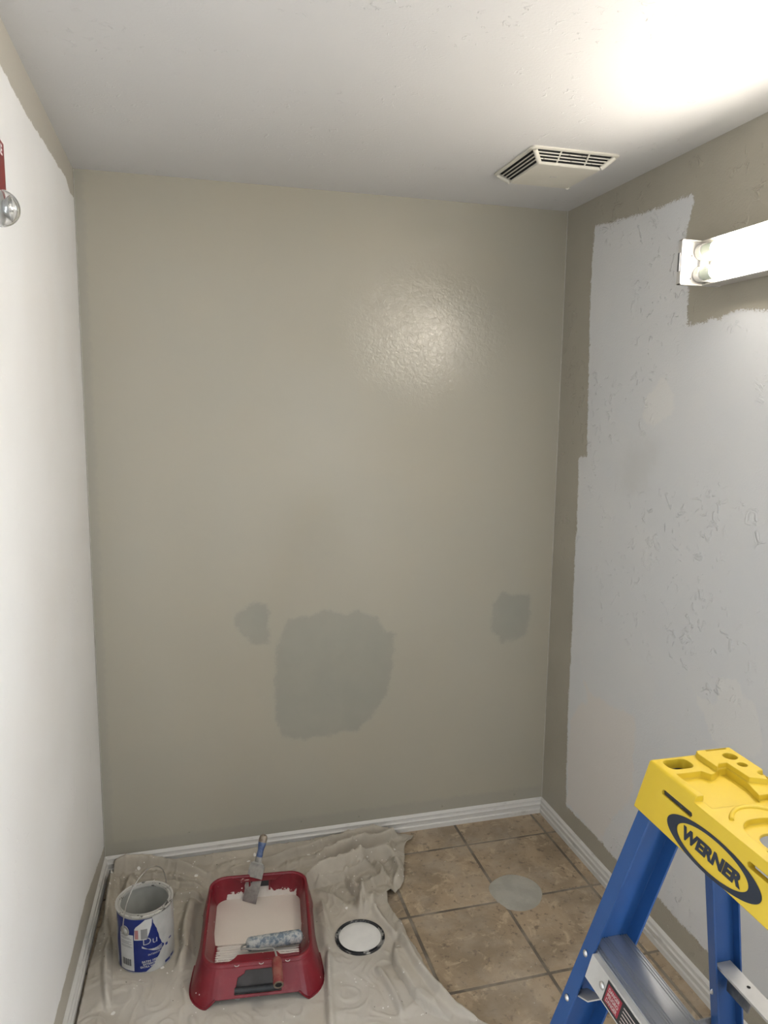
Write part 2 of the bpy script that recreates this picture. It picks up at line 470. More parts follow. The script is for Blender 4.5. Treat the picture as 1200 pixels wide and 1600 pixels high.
def decal(name, shapes, fn, mat, parent):
    """flat print: list of (verts2d, faces), placed by fn(u, v) -> xyz"""
    verts, faces = [], []
    for vs, fs in shapes:
        b = len(verts)
        verts += [tuple(fn(u, v)) for u, v in vs]
        faces += [tuple(i + b for i in f) for f in fs]
    me = bpy.data.meshes.new(name); me.from_pydata(verts, [], faces)
    return link(name, me, mat, parent)

def strip_shape(line, w):
    vs, fs = [], []
    for i, (x, y) in enumerate(line):
        a = line[max(i - 1, 0)]; b = line[min(i + 1, len(line) - 1)]
        dx, dy = b[0] - a[0], b[1] - a[1]; L = math.hypot(dx, dy) or 1
        vs += [(x - dy / L * w / 2, y + dx / L * w / 2), (x + dy / L * w / 2, y - dx / L * w / 2)]
        if i: fs.append((2 * i - 2, 2 * i - 1, 2 * i + 1, 2 * i))
    return vs, fs

def rect_shape(x0, y0, x1, y1, n=1):
    vs, fs = [], []
    for i in range(n + 1):
        x = x0 + (x1 - x0) * i / n
        vs += [(x, y0), (x, y1)]
        if i: fs.append((2 * i - 2, 2 * i, 2 * i + 1, 2 * i - 1))
    return vs, fs

def ring_shape(cx, cy, a0, b0, a1, b1, n=64):
    vs, fs = [], []
    for i in range(n):
        t_ = 2 * PI * i / n
        vs += [(cx + a0 * math.cos(t_), cy + b0 * math.sin(t_)), (cx + a1 * math.cos(t_), cy + b1 * math.sin(t_))]
        j = (i + 1) % n
        fs.append((2 * i, 2 * j, 2 * j + 1, 2 * i + 1))
    return vs, fs

def sdf(P, poly):
    """signed distance, positive inside; P (n, 2)"""
    poly = np.asarray(poly, float)
    d = np.full(len(P), 1e9); ins = np.zeros(len(P), bool)
    for a, b in zip(poly, np.roll(poly, -1, 0)):
        e = b - a; w = P - a
        k = np.clip((w @ e) / (e @ e + 1e-12), 0, 1)
        d = np.minimum(d, np.linalg.norm(w - k[:, None] * e, axis=1))
        c1 = (a[1] > P[:, 1]) != (b[1] > P[:, 1])
        xx = (b[0] - a[0]) * (P[:, 1] - a[1]) / (b[1] - a[1] + 1e-12) + a[0]
        ins ^= c1 & (P[:, 0] < xx)
    return np.where(ins, d, -d)

def seg_dist(P, line):
    d = np.full(len(P), 1e9); side = np.zeros(len(P)); along = np.zeros(len(P))
    line = np.asarray(line, float)
    n = len(line) - 1
    for i, (a, b) in enumerate(zip(line, line[1:])):
        e = b - a; w = P - a
        k = np.clip((w @ e) / (e @ e + 1e-12), 0, 1)
        dd = np.linalg.norm(w - k[:, None] * e, axis=1)
        s = np.sign(e[0] * w[:, 1] - e[1] * w[:, 0])
        m = dd < d
        d[m] = dd[m]; side[m] = s[m]; along[m] = ((i + k) / n)[m]
    return d, side, along

def grid_mesh(name, us, vs, fn, attrs=None):
    U, V = np.meshgrid(us, vs, indexing='ij')
    P = np.stack([U.ravel(), V.ravel()], 1)
    X = fn(P)
    nu, nv = len(us), len(vs)
    idx = np.arange(nu * nv).reshape(nu, nv)
    q = np.stack([idx[:-1, :-1], idx[1:, :-1], idx[1:, 1:], idx[:-1, 1:]], -1).reshape(-1, 4)
    me = bpy.data.meshes.new(name)
    me.from_pydata(X.tolist(), [], q.tolist())
    for k, g in (attrs or {}).items():
        a = me.attributes.new(k, 'FLOAT', 'POINT')
        a.data.foreach_set('value', g(P).astype(np.float32))
    return me

# ------------------------------------------------------------------ the room
W, H, D = ROOM_W, ROOM_H, ROOM_D
FLARE = 0.045     # the left wall opens out a little at its foot

PRIMER = [(-0.201, 2.342), (-0.475, 2.319), (-0.606, 2.316), (-0.73, 2.316), (-0.74, 2.306), (-0.728, 2.26), (-0.719, 2.226), (-0.714, 2.195), (-0.728, 2.126), (-0.746, 2.055), (-0.742, 1.998), (-0.745, 1.947), (-0.779, 1.947), (-0.82, 1.947), (-0.843, 1.956), (-0.883, 1.947), (-0.918, 1.965), (-0.968, 1.964), (-1.059, 1.952), (-1.6, 1.955), (-3.7, 1.95), (-3.7, 0.15),
          (-1.056, 0.144), (-0.918, 0.147), (-0.81, 0.152), (-0.54, 0.128), (-0.479, 0.139), (-0.338, 0.135), (-0.2, 0.137), (-0.19, 0.297), (-0.181, 0.547), (-0.18, 0.876), (-0.176, 1.065), (-0.174, 1.145), (-0.178, 1.321), (-0.166, 1.518), (-0.228, 1.53), (-0.221, 1.6), (-0.209, 1.836), (-0.195, 2.041), (-0.192, 2.209)]
RP1 = [(-0.285, 0.681), (-0.305, 0.616), (-0.219, 0.516), (-0.193, 0.425), (-0.207, 0.163), (-0.442, 0.141), (-0.619, 0.39), (-0.624, 0.7), (-0.494, 0.669), (-0.368, 0.666)]
RP2 = [(-0.878, 0.901), (-0.912, 0.852), (-0.987, 0.787), (-1.08, 0.756), (-1.165, 0.825), (-1.146, 0.895), (-1.054, 0.983), (-0.995, 0.957), (-0.978, 0.869), (-0.923, 0.876)]
RP3 = [(-0.569, 1.741), (-0.646, 1.799), (-0.721, 1.759), (-0.705, 1.682), (-0.613, 1.641), (-0.562, 1.68)]
RP4 = [(-0.498, 1.574), (-0.634, 1.602), (-0.611, 1.499), (-0.531, 1.428), (-0.434, 1.461)]
BP = [[(0.493, 0.949), (0.524, 0.971), (0.558, 0.983), (0.591, 0.972), (0.605, 0.949), (0.603, 0.827), (0.552, 0.826), (0.506, 0.866), (0.479, 0.909)],
      [(0.656, 0.872), (0.675, 0.913), (0.771, 0.921), (0.808, 0.944), (0.894, 0.923), (0.943, 0.928), (1.019, 0.898), (1.045, 0.845), (1.089, 0.829), (1.078, 0.675), (1.056, 0.585), (0.998, 0.499), (0.947, 0.452), (0.807, 0.441), (0.721, 0.437), (0.648, 0.458), (0.624, 0.537), (0.632, 0.812)],
      [(1.495, 0.92), (1.534, 0.97), (1.591, 0.954), (1.656, 0.95), (1.655, 0.829), (1.635, 0.777), (1.542, 0.762), (1.493, 0.814)]]
BB = [(0.935, 2.162), (1.125, 2.239), (1.273, 2.181), (1.506, 2.076), (1.538, 1.935), (1.439, 1.765), (1.158, 1.713), (0.937, 1.826), (0.889, 2.005)]

def wall_obj(name, me, mat, label):
    me.polygons.foreach_set('use_smooth', [True] * len(me.polygons))
    return struct(link(name, me, mat), label)

me = grid_mesh('wall_right', np.linspace(-2.72, 0, 200), np.linspace(0, H, 170),
               lambda P: np.stack([np.full(len(P), W), P[:, 0], P[:, 1]], 1),
               {'primer': lambda P: sdf(P, PRIMER), 'patch_warm': lambda P: sdf(P, RP1),
                'patch_light': lambda P: np.maximum(sdf(P, RP2), sdf(P, RP3)), 'patch_dark': lambda P: sdf(P, RP4)})
wr = wall_obj('wall_right', me, 'wall_right', 'wall of bluish white primer edged with greige paint')
me = grid_mesh('wall_back', np.linspace(-0.01, W, 180), np.linspace(0, H, 240),
               lambda P: np.stack([P[:, 0], np.zeros(len(P)), P[:, 1]], 1),
               {'spot': lambda P: np.maximum.reduce([sdf(P, q) for q in BP]), 'rough_zone': lambda P: sdf(P, BB),
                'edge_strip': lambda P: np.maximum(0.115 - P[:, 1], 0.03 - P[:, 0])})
wb = wall_obj('wall_back', me, 'wall_back', 'end wall in shiny greige paint with three duller spots')
LBAND = [(-1.2, 2.351), (-0.991, 2.348), (-0.754, 2.342), (-0.379, 2.357), (-0.161, 2.366), (-0.091, 2.344), (-0.018, 2.348), (0.05, 2.36), (0.05, 2.6), (-3.7, 2.6), (-3.7, 2.35)]
LLOW = [(0.05, 0.10), (-0.058, 0.112), (-0.377, 0.160), (-0.587, 0.150), (-0.864, 0.150), (-3.7, 0.15), (-3.7, -0.1), (0.05, -0.1)]
SMUDGE = [(-0.05, 1.25), (-0.35, 0.95), (-0.65, 0.35), (-0.9, 0.15), (-0.3, 0.2), (-0.05, 0.5)]
SMUDGE2 = [(-1.06, 2.0), (-1.13, 1.98), (-1.15, 1.9), (-1.08, 1.9)]
me = grid_mesh('wall_left', np.linspace(-D, 0, 200), np.linspace(0, H, 170),
               lambda P: np.stack([FLARE * P[:, 0] * (1 - P[:, 1] / H), P[:, 0], P[:, 1]], 1),
               {'band': lambda P: np.maximum(sdf(P, LBAND), sdf(P, LLOW)),
                'smudge': lambda P: np.maximum(sdf(P, SMUDGE), sdf(P, SMUDGE2))})
wl = wall_obj('wall_left', me, 'wall_left', 'white primed wall with a greige band under the ceiling')
me = grid_mesh('ceiling', np.linspace(-0.25, W + 0.1, 3), np.linspace(-D - 0.1, 0.1, 3),
               lambda P: np.stack([P[:, 0], P[:, 1], np.full(len(P), H)], 1))
ce = wall_obj('ceiling', me, 'ceiling', 'white ceiling with rough trowel marks')
# closed rear wall; unseen doorway added in the right wall to let fill light in
DY0, DY1 = -3.74, -2.72
bm = bmesh.new()
box(bm, (-0.25, -D - 0.1, 0), (W + 0.1, -D, H))
struct(obj('wall_rear', bm, 'plain_wall'), 'rear wall behind the camera')
bm = bmesh.new()
box(bm, (W, -D, 0), (W + 0.1, DY0, H)); box(bm, (W, DY0, 2.06), (W + 0.1, DY1, H))
struct(obj('wall_added_doorway', bm, 'plain_wall'), 'wall round the added doorway out of view')
bm = bmesh.new()
for lo, hi in (((W - 0.012, DY0, 0), (W + 0.1, DY0 + 0.02, 2.06)), ((W - 0.012, DY1 - 0.02, 0), (W + 0.1, DY1, 2.06)), ((W - 0.012, DY0, 2.04), (W + 0.1, DY1, 2.06)),
               ((W - 0.014, DY0 - 0.07, 0), (W, DY0, 2.12)), ((W - 0.014, DY1, 0), (W, DY1 + 0.07, 2.12)), ((W - 0.014, DY0, 2.06), (W, DY1, 2.12))):
    box(bm, lo, hi)
struct(obj('trim_1', bm, 'baseboard'), 'white painted casing of the added doorway')

# floor: grout bed with one object per tile
TS, X1, YA, GR = 0.34127, 1.01132, -0.154354, 0.0105
bm = bmesh.new()
box(bm, (-0.25, -D - 0.1, -0.06), (W + 0.05, 0.03, -0.0022))
fl = struct(obj('floor', bm, 'grout'), 'brown ceramic tile floor with grout lines')
def tile_bm(x0, y0, x1, y1):
    bm = bmesh.new()
    box(bm, (x0, y0, -0.012), (x1, y1, 0.0))
    top = [e for e in bm.edges if all(abs(v.co.z) < 1e-6 for v in e.verts)]
    bmesh.ops.bevel(bm, geom=top, offset=0.003, segments=2, affect='EDGES', profile=0.6)
    return bm
full = bm_mesh(tile_bm(-TS / 2 + GR / 2, -TS / 2 + GR / 2, TS / 2 - GR / 2, TS / 2 - GR / 2), 'tile')
full.materials.append(M['tile'])
HC, HR = (1.416, -0.464), 0.093
bmc = bmesh.new()
hp = [(HC[0] + HR * (1 + 0.05 * math.sin(3 * a + 0.6)) * math.cos(a), HC[1] + HR * (1.06 + 0.05 * math.sin(2 * a)) * math.sin(a)) for a in [2 * PI * i / 40 for i in range(40)]]
prism(bmc, hp, -0.03, 0.03, lambda u, v, w: (u, v, w))
cut_me = bm_mesh(bmc)
for i in range(-3, 4):
    for j in range(-9, 2):
        x0 = X1 + i * TS; y0 = YA + (j - 1) * TS
        cxp, cyp = x0 + TS / 2, y0 + TS / 2
        lox, hix = max(x0 + GR / 2, -0.16), min(x0 + TS - GR / 2, W - 0.002)
        loy, hiy = max(y0 + GR / 2, -D - 0.05), min(y0 + TS - GR / 2, -0.002)
        if hix - lox < 0.02 or hiy - loy < 0.02: continue
        whole = abs(hix - lox - TS + GR) < 1e-4 and abs(hiy - loy - TS + GR) < 1e-4
        near = abs(cxp - HC[0]) < TS / 2 + 0.1 and abs(cyp - HC[1]) < TS / 2 + 0.1
        if whole and not near:
            o = link('tile', full, None, fl); o.location = (cxp, cyp, 0)
        else:
            me = bm_mesh(tile_bm(lox - cxp, loy - cyp, hix - cxp, hiy - cyp), 'tile')
            if near:
                cm = cut_me.copy(); cm.transform(Matrix.Translation((-cxp, -cyp, 0)))
                me = boolean(me, [cm])
            me.materials.clear(); me.materials.append(M['tile'])
            o = link('tile', me, None, fl); o.location = (cxp, cyp, 0)
# round drain hole filled with mortar
bm = bmesh.new()
rings = []
for k in range(9):
    s = k / 8
    rings.append([(HC[0] + (u - HC[0]) * s * 1.01, HC[1] + (v - HC[1]) * s * 1.01, -0.0016 + 0.0012 * (1 - s) + 0.0006 * mnoise.noise(Vector((u * 40 * s, v * 40 * s, 3)))) for u, v in hp] if k else [(HC[0] + (u - HC[0]) * 0.01, HC[1] + (v - HC[1]) * 0.01, -0.0004) for u, v in hp])
loft(bm, rings, True, True, False)
dp = obj('mortar_patch', bm, 'mortar', fl, 60)
dp['label'] = 'round grey mortar filling an old drain hole'

# baseboards: moulded profile swept along each wall
BP_PROF = [(0, 0), (0.0140, 0), (0.0140, 0.017), (0.0095, 0.021), (0.0100, 0.034), (0.0130, 0.037), (0.0130, 0.040), (0.0085, 0.044), (0.0070, 0.051), (0.0095, 0.054), (0.0090, 0.057), (0.004, 0.062), (0.0, 0.065)]
def baseboard(name, p0, p1, nrm, label):
    bm = bmesh.new()
    p0, p1, nrm = Vector(p0), Vector(p1), Vector(nrm)
    prism(bm, BP_PROF, 0, 1, lambda u, v, w: p0.lerp(p1, w) + nrm * u + Vector((0, 0, v)))
    return struct(obj(name, bm, 'baseboard'), label)
baseboard('baseboard_back', (0.0, -0.0005, 0.0), (W - 0.0005, -0.0005, 0.0), (0, -1, 0), 'scuffed white moulded baseboard along the end wall')
baseboard('baseboard_right', (W - 0.0005, -0.0005, 0.0), (W - 0.0005, -2.65, 0.0), (-1, 0, 0), 'scuffed white moulded baseboard along the primed wall')
na = math.atan(FLARE)
baseboard('baseboard_left', (0.001, 0.0, 0.0), (-FLARE * D + 0.001, -D, 0.0), (math.cos(na), -math.sin(na), 0), 'scuffed white moulded baseboard beside the drop cloth')
# small nail holes low on the end wall
def nail(parent, p, ax):
    bm = bmesh.new()
    lathe(bm, [(0.0034, -0.0002), (0.0030, 0.0010), (0.0016, 0.0012), (0.0, 0.0004)], 10, p, ax)
    return obj('nail_hole', bm, 'dark', parent, 40)
for x, z in ((0.30, 0.118), (0.95, 0.088), (1.30, 0.083), (1.62, 0.092), (0.72, 0.10)):
    nail(wb, (x, -0.0006, z), 'Y')
# caulk bead in the two wall corners
for x, nm in ((W - 0.0015, 'corner by the primed wall'), (0.002, 'corner by the white wall')):
    bm = bmesh.new()
    tube(bm, [(x, -0.0010, z) for z in np.linspace(0.06, H - 0.002, 12)], 0.0018, 6)
    struct(obj('trim_2', bm, 'caulk', None, 60), 'thin caulk bead in the ' + nm)

# ------------------------------------------------------------------ ceiling vent
vt = thing('exhaust_vent', 'square ivory exhaust fan cover with dusty slots on the ceiling', 'vent', (1.439, -0.479, H))
def sq(h, z, n=4):
    return rrect(h, h, 0.012 * h / 0.14, n)
def at_z(poly, z): return [(u, v, z) for u, v in poly]
bm = bmesh.new()   # outer lip
loft(bm, [at_z(sq(0.1415, 0), 0.0), at_z(sq(0.1415, 0), -0.004), at_z(sq(0.136, 0), -0.007), at_z(sq(0.131, 0), -0.006), at_z(sq(0.131, 0), 0.0)], True)
obj('rim', bm, 'vent', vt, 35)
bm = bmesh.new()   # face plate
loft(bm, [at_z(sq(0.1015, 0), -0.028), at_z(sq(0.1015, 0), -0.034), at_z(sq(0.0985, 0), -0.036)], True, True, True)
fp_ = obj('face_plate', bm, 'vent', vt)
bm = bmesh.new(); box(bm, (-0.013, -0.005, -0.0368), (0.011, 0.005, -0.0358), None, 0.0004)
obj('badge', bm, 'enamel', fp_)
bm = bmesh.new()   # dark housing above
loft(bm, [at_z(sq(0.129, 0), -0.001), at_z(sq(0.100, 0), -0.026)], True, False, True)
obj('fan_housing', bm, 'dark', vt)
for side in range(4):
    mt = Matrix.Rotation(side * PI / 2, 4, 'Z')
    for k in range(3):   # stepped slats
        bm = bmesh.new()
        h = 0.1245 - 0.0072 * k; z = -0.0105 - 0.0062 * k
        prism(bm, [(h, z + 0.0012), (h - 0.0034, z + 0.0012), (h - 0.0034, z - 0.0012), (h - 0.0008, z - 0.0016), (h, z - 0.001)], -h + 0.002, h - 0.002, lambda u, v, w: mt @ Vector((u, w, v)))
        obj('slat', bm, 'vent_slat' if side in (1, 3) else 'vent', vt)
    for w in ((-0.045, 0.045) if side in (1, 3) else ()):
        bm = bmesh.new()
        prism(bm, [(0.133, -0.003), (0.129, -0.003), (0.100, -0.026), (0.1015, -0.030), (0.104, -0.0285)], w - 0.0018, w + 0.0018, lambda u, v, ww: mt @ Vector((u, ww, v)))
        obj('rib', bm, 'vent', vt)
    bm = bmesh.new()   # corner hips
    tube(bm, [mt @ Vector((0.129, 0.129, -0.006)), mt @ Vector((0.101, 0.101, -0.031))], 0.0075, 8)
    obj('corner_hip', bm, 'vent', vt, 50)

# ------------------------------------------------------------------ fluorescent fixture on the right wall
FY, FL_, FZ = -0.866, 1.24, 2.094
fx = thing('fluorescent_light', 'lit two tube fluorescent fixture without its lens on the right wall', 'light fixture', (W, FY, FZ))
# local: x from the wall (negative), y along the wall towards the added doorway (negative), z up
bm = bmesh.new()
pan = [(-0.0005, -0.056), (-0.0005, 0.056), (-0.070, 0.058), (-0.072, 0.056), (-0.068, 0.0545), (-0.034, 0.050), (-0.034, -0.050), (-0.056, -0.053), (-0.060, -0.056), (-0.058, -0.058)]
prism(bm, pan, -0.004, -FL_ + 0.004, lambda u, v, w: (u, w, v))
obj('housing', bm, 'enamel', fx, 30)
def end_plate(y, d):
    bm = bmesh.new()
    box(bm, (-0.130, min(y, y + 0.003 * d), -0.0585), (-0.0005, max(y, y + 0.003 * d), 0.0585))
    for lo, hi in (((-0.130, 0, 0.0555), (-0.0005, 0.012, 0.0585)), ((-0.130, 0, -0.0585), (-0.0005, 0.012, -0.0555)), ((-0.130, 0, -0.0585), (-0.1270, 0.012, 0.0585))):
        ya, yb = y - d * lo[1], y - d * hi[1]
        box(bm, (lo[0], min(ya, yb), lo[2]), (hi[0], max(ya, yb), hi[2]))
    p = obj('end_plate', bm, 'enamel', fx)
    bm = bmesh.new()
    for z0, z1 in ((-0.024, 0.024),):
        box(bm, (-0.1345, y - 0.006 * d - 0.004, z0), (-0.1302, y - 0.006 * d + 0.004, z1), None, 0.0008)
    obj('latch', bm, 'latch', p)
    for xa, xb, za, zb in ((-0.0905, -0.0885, 0.018, 0.022), (-0.0905, -0.0885, -0.042, -0.038), (-0.0695, -0.0625, -0.013, 0.010)):
        bm = bmesh.new()
        box(bm, (xa, y - d * 0.0008 - 0.0006, za), (xb, y - d * 0.0008 + 0.0006, zb))
        obj('knockout', bm, 'latch', p)
end_plate(0.0, 1)
end_plate(-FL_, -1)
TX = -0.063
for zc in (0.030, -0.028):
    bm = bmesh.new()
    lathe(bm, [(0.0185, -0.062), (0.0190, -0.066), (0.0190, -FL_ + 0.066), (0.0185, -FL_ + 0.062)], 24, (TX, 0, zc), 'Y')
    tb = obj('tube', bm, 'tube', fx, 50)
    for ya, yb in ((-0.022, -0.062), (-FL_ + 0.022, -FL_ + 0.062)):
        bm = bmesh.new()
        lathe(bm, [(0.016, ya), (0.0188, ya + (yb - ya) * 0.12), (0.0188, yb)], 24, (TX, 0, zc), 'Y')
        obj('tube_end', bm, 'tube_end', tb, 50)
    for ya, yb in ((-0.003, -0.022), (-FL_ + 0.003, -FL_ + 0.022)):
        bm = bmesh.new()
        poly = [(TX + 0.021 * math.cos(a), zc + 0.021 * math.sin(a)) for a in [PI / 2 + PI * i / 14 for i in range(15)]] + [(TX + 0.03, zc - 0.021), (TX + 0.03, zc + 0.021)]
        prism(bm, poly, ya, yb, lambda u, v, w: (u, w, v))
        obj('lamp_holder', bm, 'socket', fx, 40)
for y in (-0.09, -FL_ + 0.09):
    bm = bmesh.new(); lathe(bm, [(0.0045, -0.0345), (0.004, -0.0375), (0.0, -0.038)], 12, (0, y, 0.002), 'X')
    obj('screw', bm, 'rivet', fx, 40)

# ------------------------------------------------------------------ fire alarm strobe on the left wall
al = thing('fire_alarm_strobe', 'red fire alarm strobe with a clear domed lens on the left wall', 'fire alarm', (-0.006, -1.34, 2.045))
bm = bmesh.new(); box(bm, (0.0, -0.075, -0.095), (0.018, 0.055, 0.095), None, 0.006)
obj('back_plate', bm, 'alarm_red', al, 40)
bm = bmesh.new()
prism(bm, [(0.018, -0.075), (0.018, 0.085), (0.050, 0.085), (0.062, 0.066), (0.062, -0.012), (0.030, -0.075)], -0.05, 0.052, lambda u, v, w: (u, w, v))
hb = obj('strobe_body', bm, 'alarm_red', al)
vs, fs = text2d('FIRE', 0.022, 0.0006)
decal('fire_lettering', [(vs, fs)], lambda u, v: (0.0625, u + 0.018, v + 0.052), 'alarm_print', hb)
LR = 0.0285
bm = bmesh.new()
bmesh.ops.create_uvsphere(bm, u_segments=32, v_segments=20, radius=LR)
for v in bm.verts: v.co = Vector((v.co.x * 1.05 + 0.060, v.co.y + 0.006, v.co.z - 0.042))
inner = bmesh.ops.duplicate(bm, geom=list(bm.verts) + list(bm.edges) + list(bm.faces))['geom']
cen = Vector((0.060, 0.006, -0.042))
for v in [g for g in inner if isinstance(g, bmesh.types.BMVert)]: v.co = cen + (v.co - cen) * 0.93
inner_f = [g for g in inner if isinstance(g, bmesh.types.BMFace)]
me = bpy.data.meshes.new('lens')
bmesh.ops.reverse_faces(bm, faces=inner_f)
bm.to_mesh(me); bm.free()
link('lens', me, 'lens', al, 60)
bm = bmesh.new(); lathe(bm, [(0.0265, 0.0615), (0.0265, 0.0640), (0.0, 0.0640)], 28, (0, 0.006, -0.042), 'X')
obj('lens_base', bm, 'socket', al, 40)
bm = bmesh.new()
lathe(bm, [(0.004, 0.0655), (0.011, 0.0675), (0.019, 0.0760), (0.020, 0.0765), (0.0115, 0.0665), (0.004, 0.0645)], 24, (0, 0.006, -0.042), 'X')
rf = obj('reflector', bm, 'reflector', al, 40)
bm = bmesh.new(); tube(bm, [(0.0735, -0.008, -0.042), (0.0735, 0.020, -0.042)], 0.003, 8)
obj('flash_tube', bm, 'socket', rf, 60)

# ------------------------------------------------------------------ drop cloth
XR = [(0.03, 1.075), (-0.02, 1.085), (-0.035, 1.10), (-0.055, 1.165), (-0.075, 1.150), (-0.10, 1.115), (-0.163, 1.093), (-0.25, 1.065), (-0.317, 1.042), (-0.36, 1.015), (-0.385, 0.985), (-0.405, 0.955), (-0.43, 0.957), (-0.522, 0.972), (-0.673, 0.981), (-0.821, 0.995), (-0.88, 1.015), (-0.916, 1.037), (-0.979, 1.106), (-1.08, 1.17), (-1.30, 1.22), (-1.62, 1.24)]
XR = XR[::-1]
def xr(y): return np.interp(y, [a for a, b in XR], [b for a, b in XR])
RIDGES = [  # polyline, height, width (m)
    ([(0.02, -0.03), (0.09, -0.02), (0.216, -0.05), (0.373, -0.15)], 0.030, 0.026),
    ([(0.03, -0.05), (0.030, -0.18), (0.034, -0.36)], 0.030, 0.015),
    ([(0.095, -0.06), (0.085, -0.17), (0.075, -0.29)], 0.020, 0.018),
    ([(0.16, -0.11), (0.26, -0.16), (0.34, -0.20)], 0.014, 0.016),
    ([(0.306, -0.25), (0.283, -0.378), (0.268, -0.55)], 0.022, 0.026),
    ([(0.045, -0.40), (0.052, -0.55), (0.070, -0.66)], 0.012, 0.012),
    ([(0.45, -0.11), (0.632, -0.108), (0.785, -0.062), (0.943, -0.036), (1.077, -0.022)], 0.030, 0.018),
    ([(0.771, -0.140), (0.924, -0.112), (1.042, -0.066), (1.09, -0.05)], 0.034, 0.017),
    ([(0.690, -0.262), (0.848, -0.228), (0.986, -0.166), (1.05, -0.175)], 0.038, 0.022),
    ([(0.843, -0.240), (0.851, -0.324), (0.866, -0.385), (0.845, -0.470)], 0.020, 0.013),
    ([(0.964, -0.205), (0.970, -0.290), (0.895, -0.362), (0.860, -0.43)], 0.026, 0.020),
    ([(1.03, -0.20), (1.04, -0.27), (1.00, -0.345)], 0.026, 0.024),
    ([(0.890, -0.425), (0.915, -0.52), (0.940, -0.60)], 0.016, 0.016),
    ([(0.965, -0.53), (0.950, -0.62), (0.955, -0.72), (0.972, -0.80), (1.00, -0.88), (1.06, -0.94)], 0.024, 0.019),
    ([(0.735, -0.36), (0.736, -0.49), (0.738, -0.61)], 0.010, 0.012),
    ([(0.720, -0.58), (0.690, -0.731), (0.668, -0.90)], 0.012, 0.011),
    ([(0.843, -0.70), (0.861, -0.80), (0.868, -0.90)], 0.010, 0.013),
    ([(0.274, -0.62), (0.30, -0.774), (0.31, -0.95)], 0.006, 0.014),
    ([(0.72, -0.30), (0.78, -0.36), (0.83, -0.45)], 0.008, 0.020),
    ([(0.49, -0.05), (0.40, -0.10), (0.36, -0.17)], 0.010, 0.020),
]
STEPS = [  # folded-over layers: the left side of the line lies higher by h
    ([(0.24, -0.226), (0.285, -0.244), (0.345, -0.264)], 0.012, 0.05, 1),
    ([(0.60, -0.145), (0.74, -0.155), (0.86, -0.135), (1.0, -0.10)], 0.010, 0.06, 1),
    ([(0.68, -0.285), (0.848, -0.262), (0.955, -0.215)], 0.016, 0.07, 1),
    ([(0.845, -0.478), (0.921, -0.430), (1.002, -0.388)], 0.014, 0.06, 1),
    ([(0.930, -0.600), (0.902, -0.709), (0.915, -0.791), (0.935, -0.868), (0.993, -0.935)], 0.014, 0.08, 1),
    ([(0.878, -0.29), (0.905, -0.318), (0.93, -0.30)], 0.010, 0.04, 1),
    ([(0.735, -0.36), (0.728, -0.492), (0.727, -0.609)], 0.005, 0.05, -1),
    ([(0.712, -0.60), (0.684, -0.731), (0.662, -0.90)], 0.006, 0.05, 1),
    ([(0.843, -0.70), (0.861, -0.80), (0.868, -0.90)], 0.005, 0.05, 1),
    ([(0.12, -0.075), (0.22, -0.105), (0.36, -0.19)], 0.008, 0.05, 1),
    ([(0.84, -0.30), (0.855, -0.36), (0.872, -0.42), (0.858, -0.49)], 0.009, 0.05, 1),
    ([(0.055, -0.07), (0.058, -0.17), (0.060, -0.28)], 0.010, 0.04, -1),
    ([(0.035, -0.30), (0.06, -0.45), (0.075, -0.66)], 0.008, 0.05, -1),
]
def cloth_z(P):
    z = np.full(len(P), 0.0035)
    for ln, h, w in RIDGES:
        d, s, al_ = seg_dist(P, [tuple(p[:2]) for p in smoothpath([(a, b, 0) for a, b in ln], 5)])
        taper = np.clip(np.minimum(al_, 1 - al_) * 5, 0, 1) * 0.7 + 0.3
        ww = np.where(s > 0, w, w * 0.62)
        z += 1.35 * h * taper * np.exp(-(d / (0.78 * ww)) ** 2)
    for ln, h, reach, sg in STEPS:
        d, s, al_ = seg_dist(P, [tuple(p[:2]) for p in smoothpath([(a, b, 0) for a, b in ln], 5)])
        taper = np.clip(np.minimum(al_, 1 - al_) * 6, 0, 1)
        sd = d * s * sg
        z += 2.3 * h * taper * np.where(sd > -0.005, np.clip((sd + 0.005) / 0.0045, 0, 1) * np.exp(-(np.maximum(sd, 0) / reach) ** 2), 0)
    for i in range(len(P)):
        x, y = P[i]
        bunch = max(0.0, 1 - abs(y + 0.16) / 0.30) * (0.35 + 0.65 * min(1, max(0, (x - 0.62) / 0.2)) + 0.5 * max(0, 1 - x / 0.35))
        n1 = mnoise.noise(Vector((x * 9, y * 9, 1.3))); n2 = mnoise.noise(Vector((x * 26 + 4 * n1, y * 26, 5.1)))
        n3 = 1 - abs(mnoise.noise(Vector((x * 7 + 3.0 * n1, y * 5 + 1.5 * n1, 8.4)))) * 2.2
        n4 = 1 - abs(mnoise.noise(Vector((x * 15 - y * 6, y * 14 + 2 * n1, 3.7)))) * 2.6
        z[i] += 0.0035 * (n1 + 0.5) * (0.5 + bunch) + 0.0045 * abs(n2) * (0.25 + 1.6 * bunch)
        z[i] += 0.0055 * max(0.0, n3) ** 3 * (0.6 + 0.6 * bunch) + 0.0040 * max(0.0, n4) ** 3 * (0.5 + 1.5 * bunch)
    # the hem rises against the back baseboard
    z += 0.022 * np.clip((P[:, 1] + 0.06) / 0.045, 0, 1) ** 2 * np.clip((1.12 - P[:, 0]) / 0.1, 0.15, 1)
    z = np.maximum(z, 0.003)
    return z
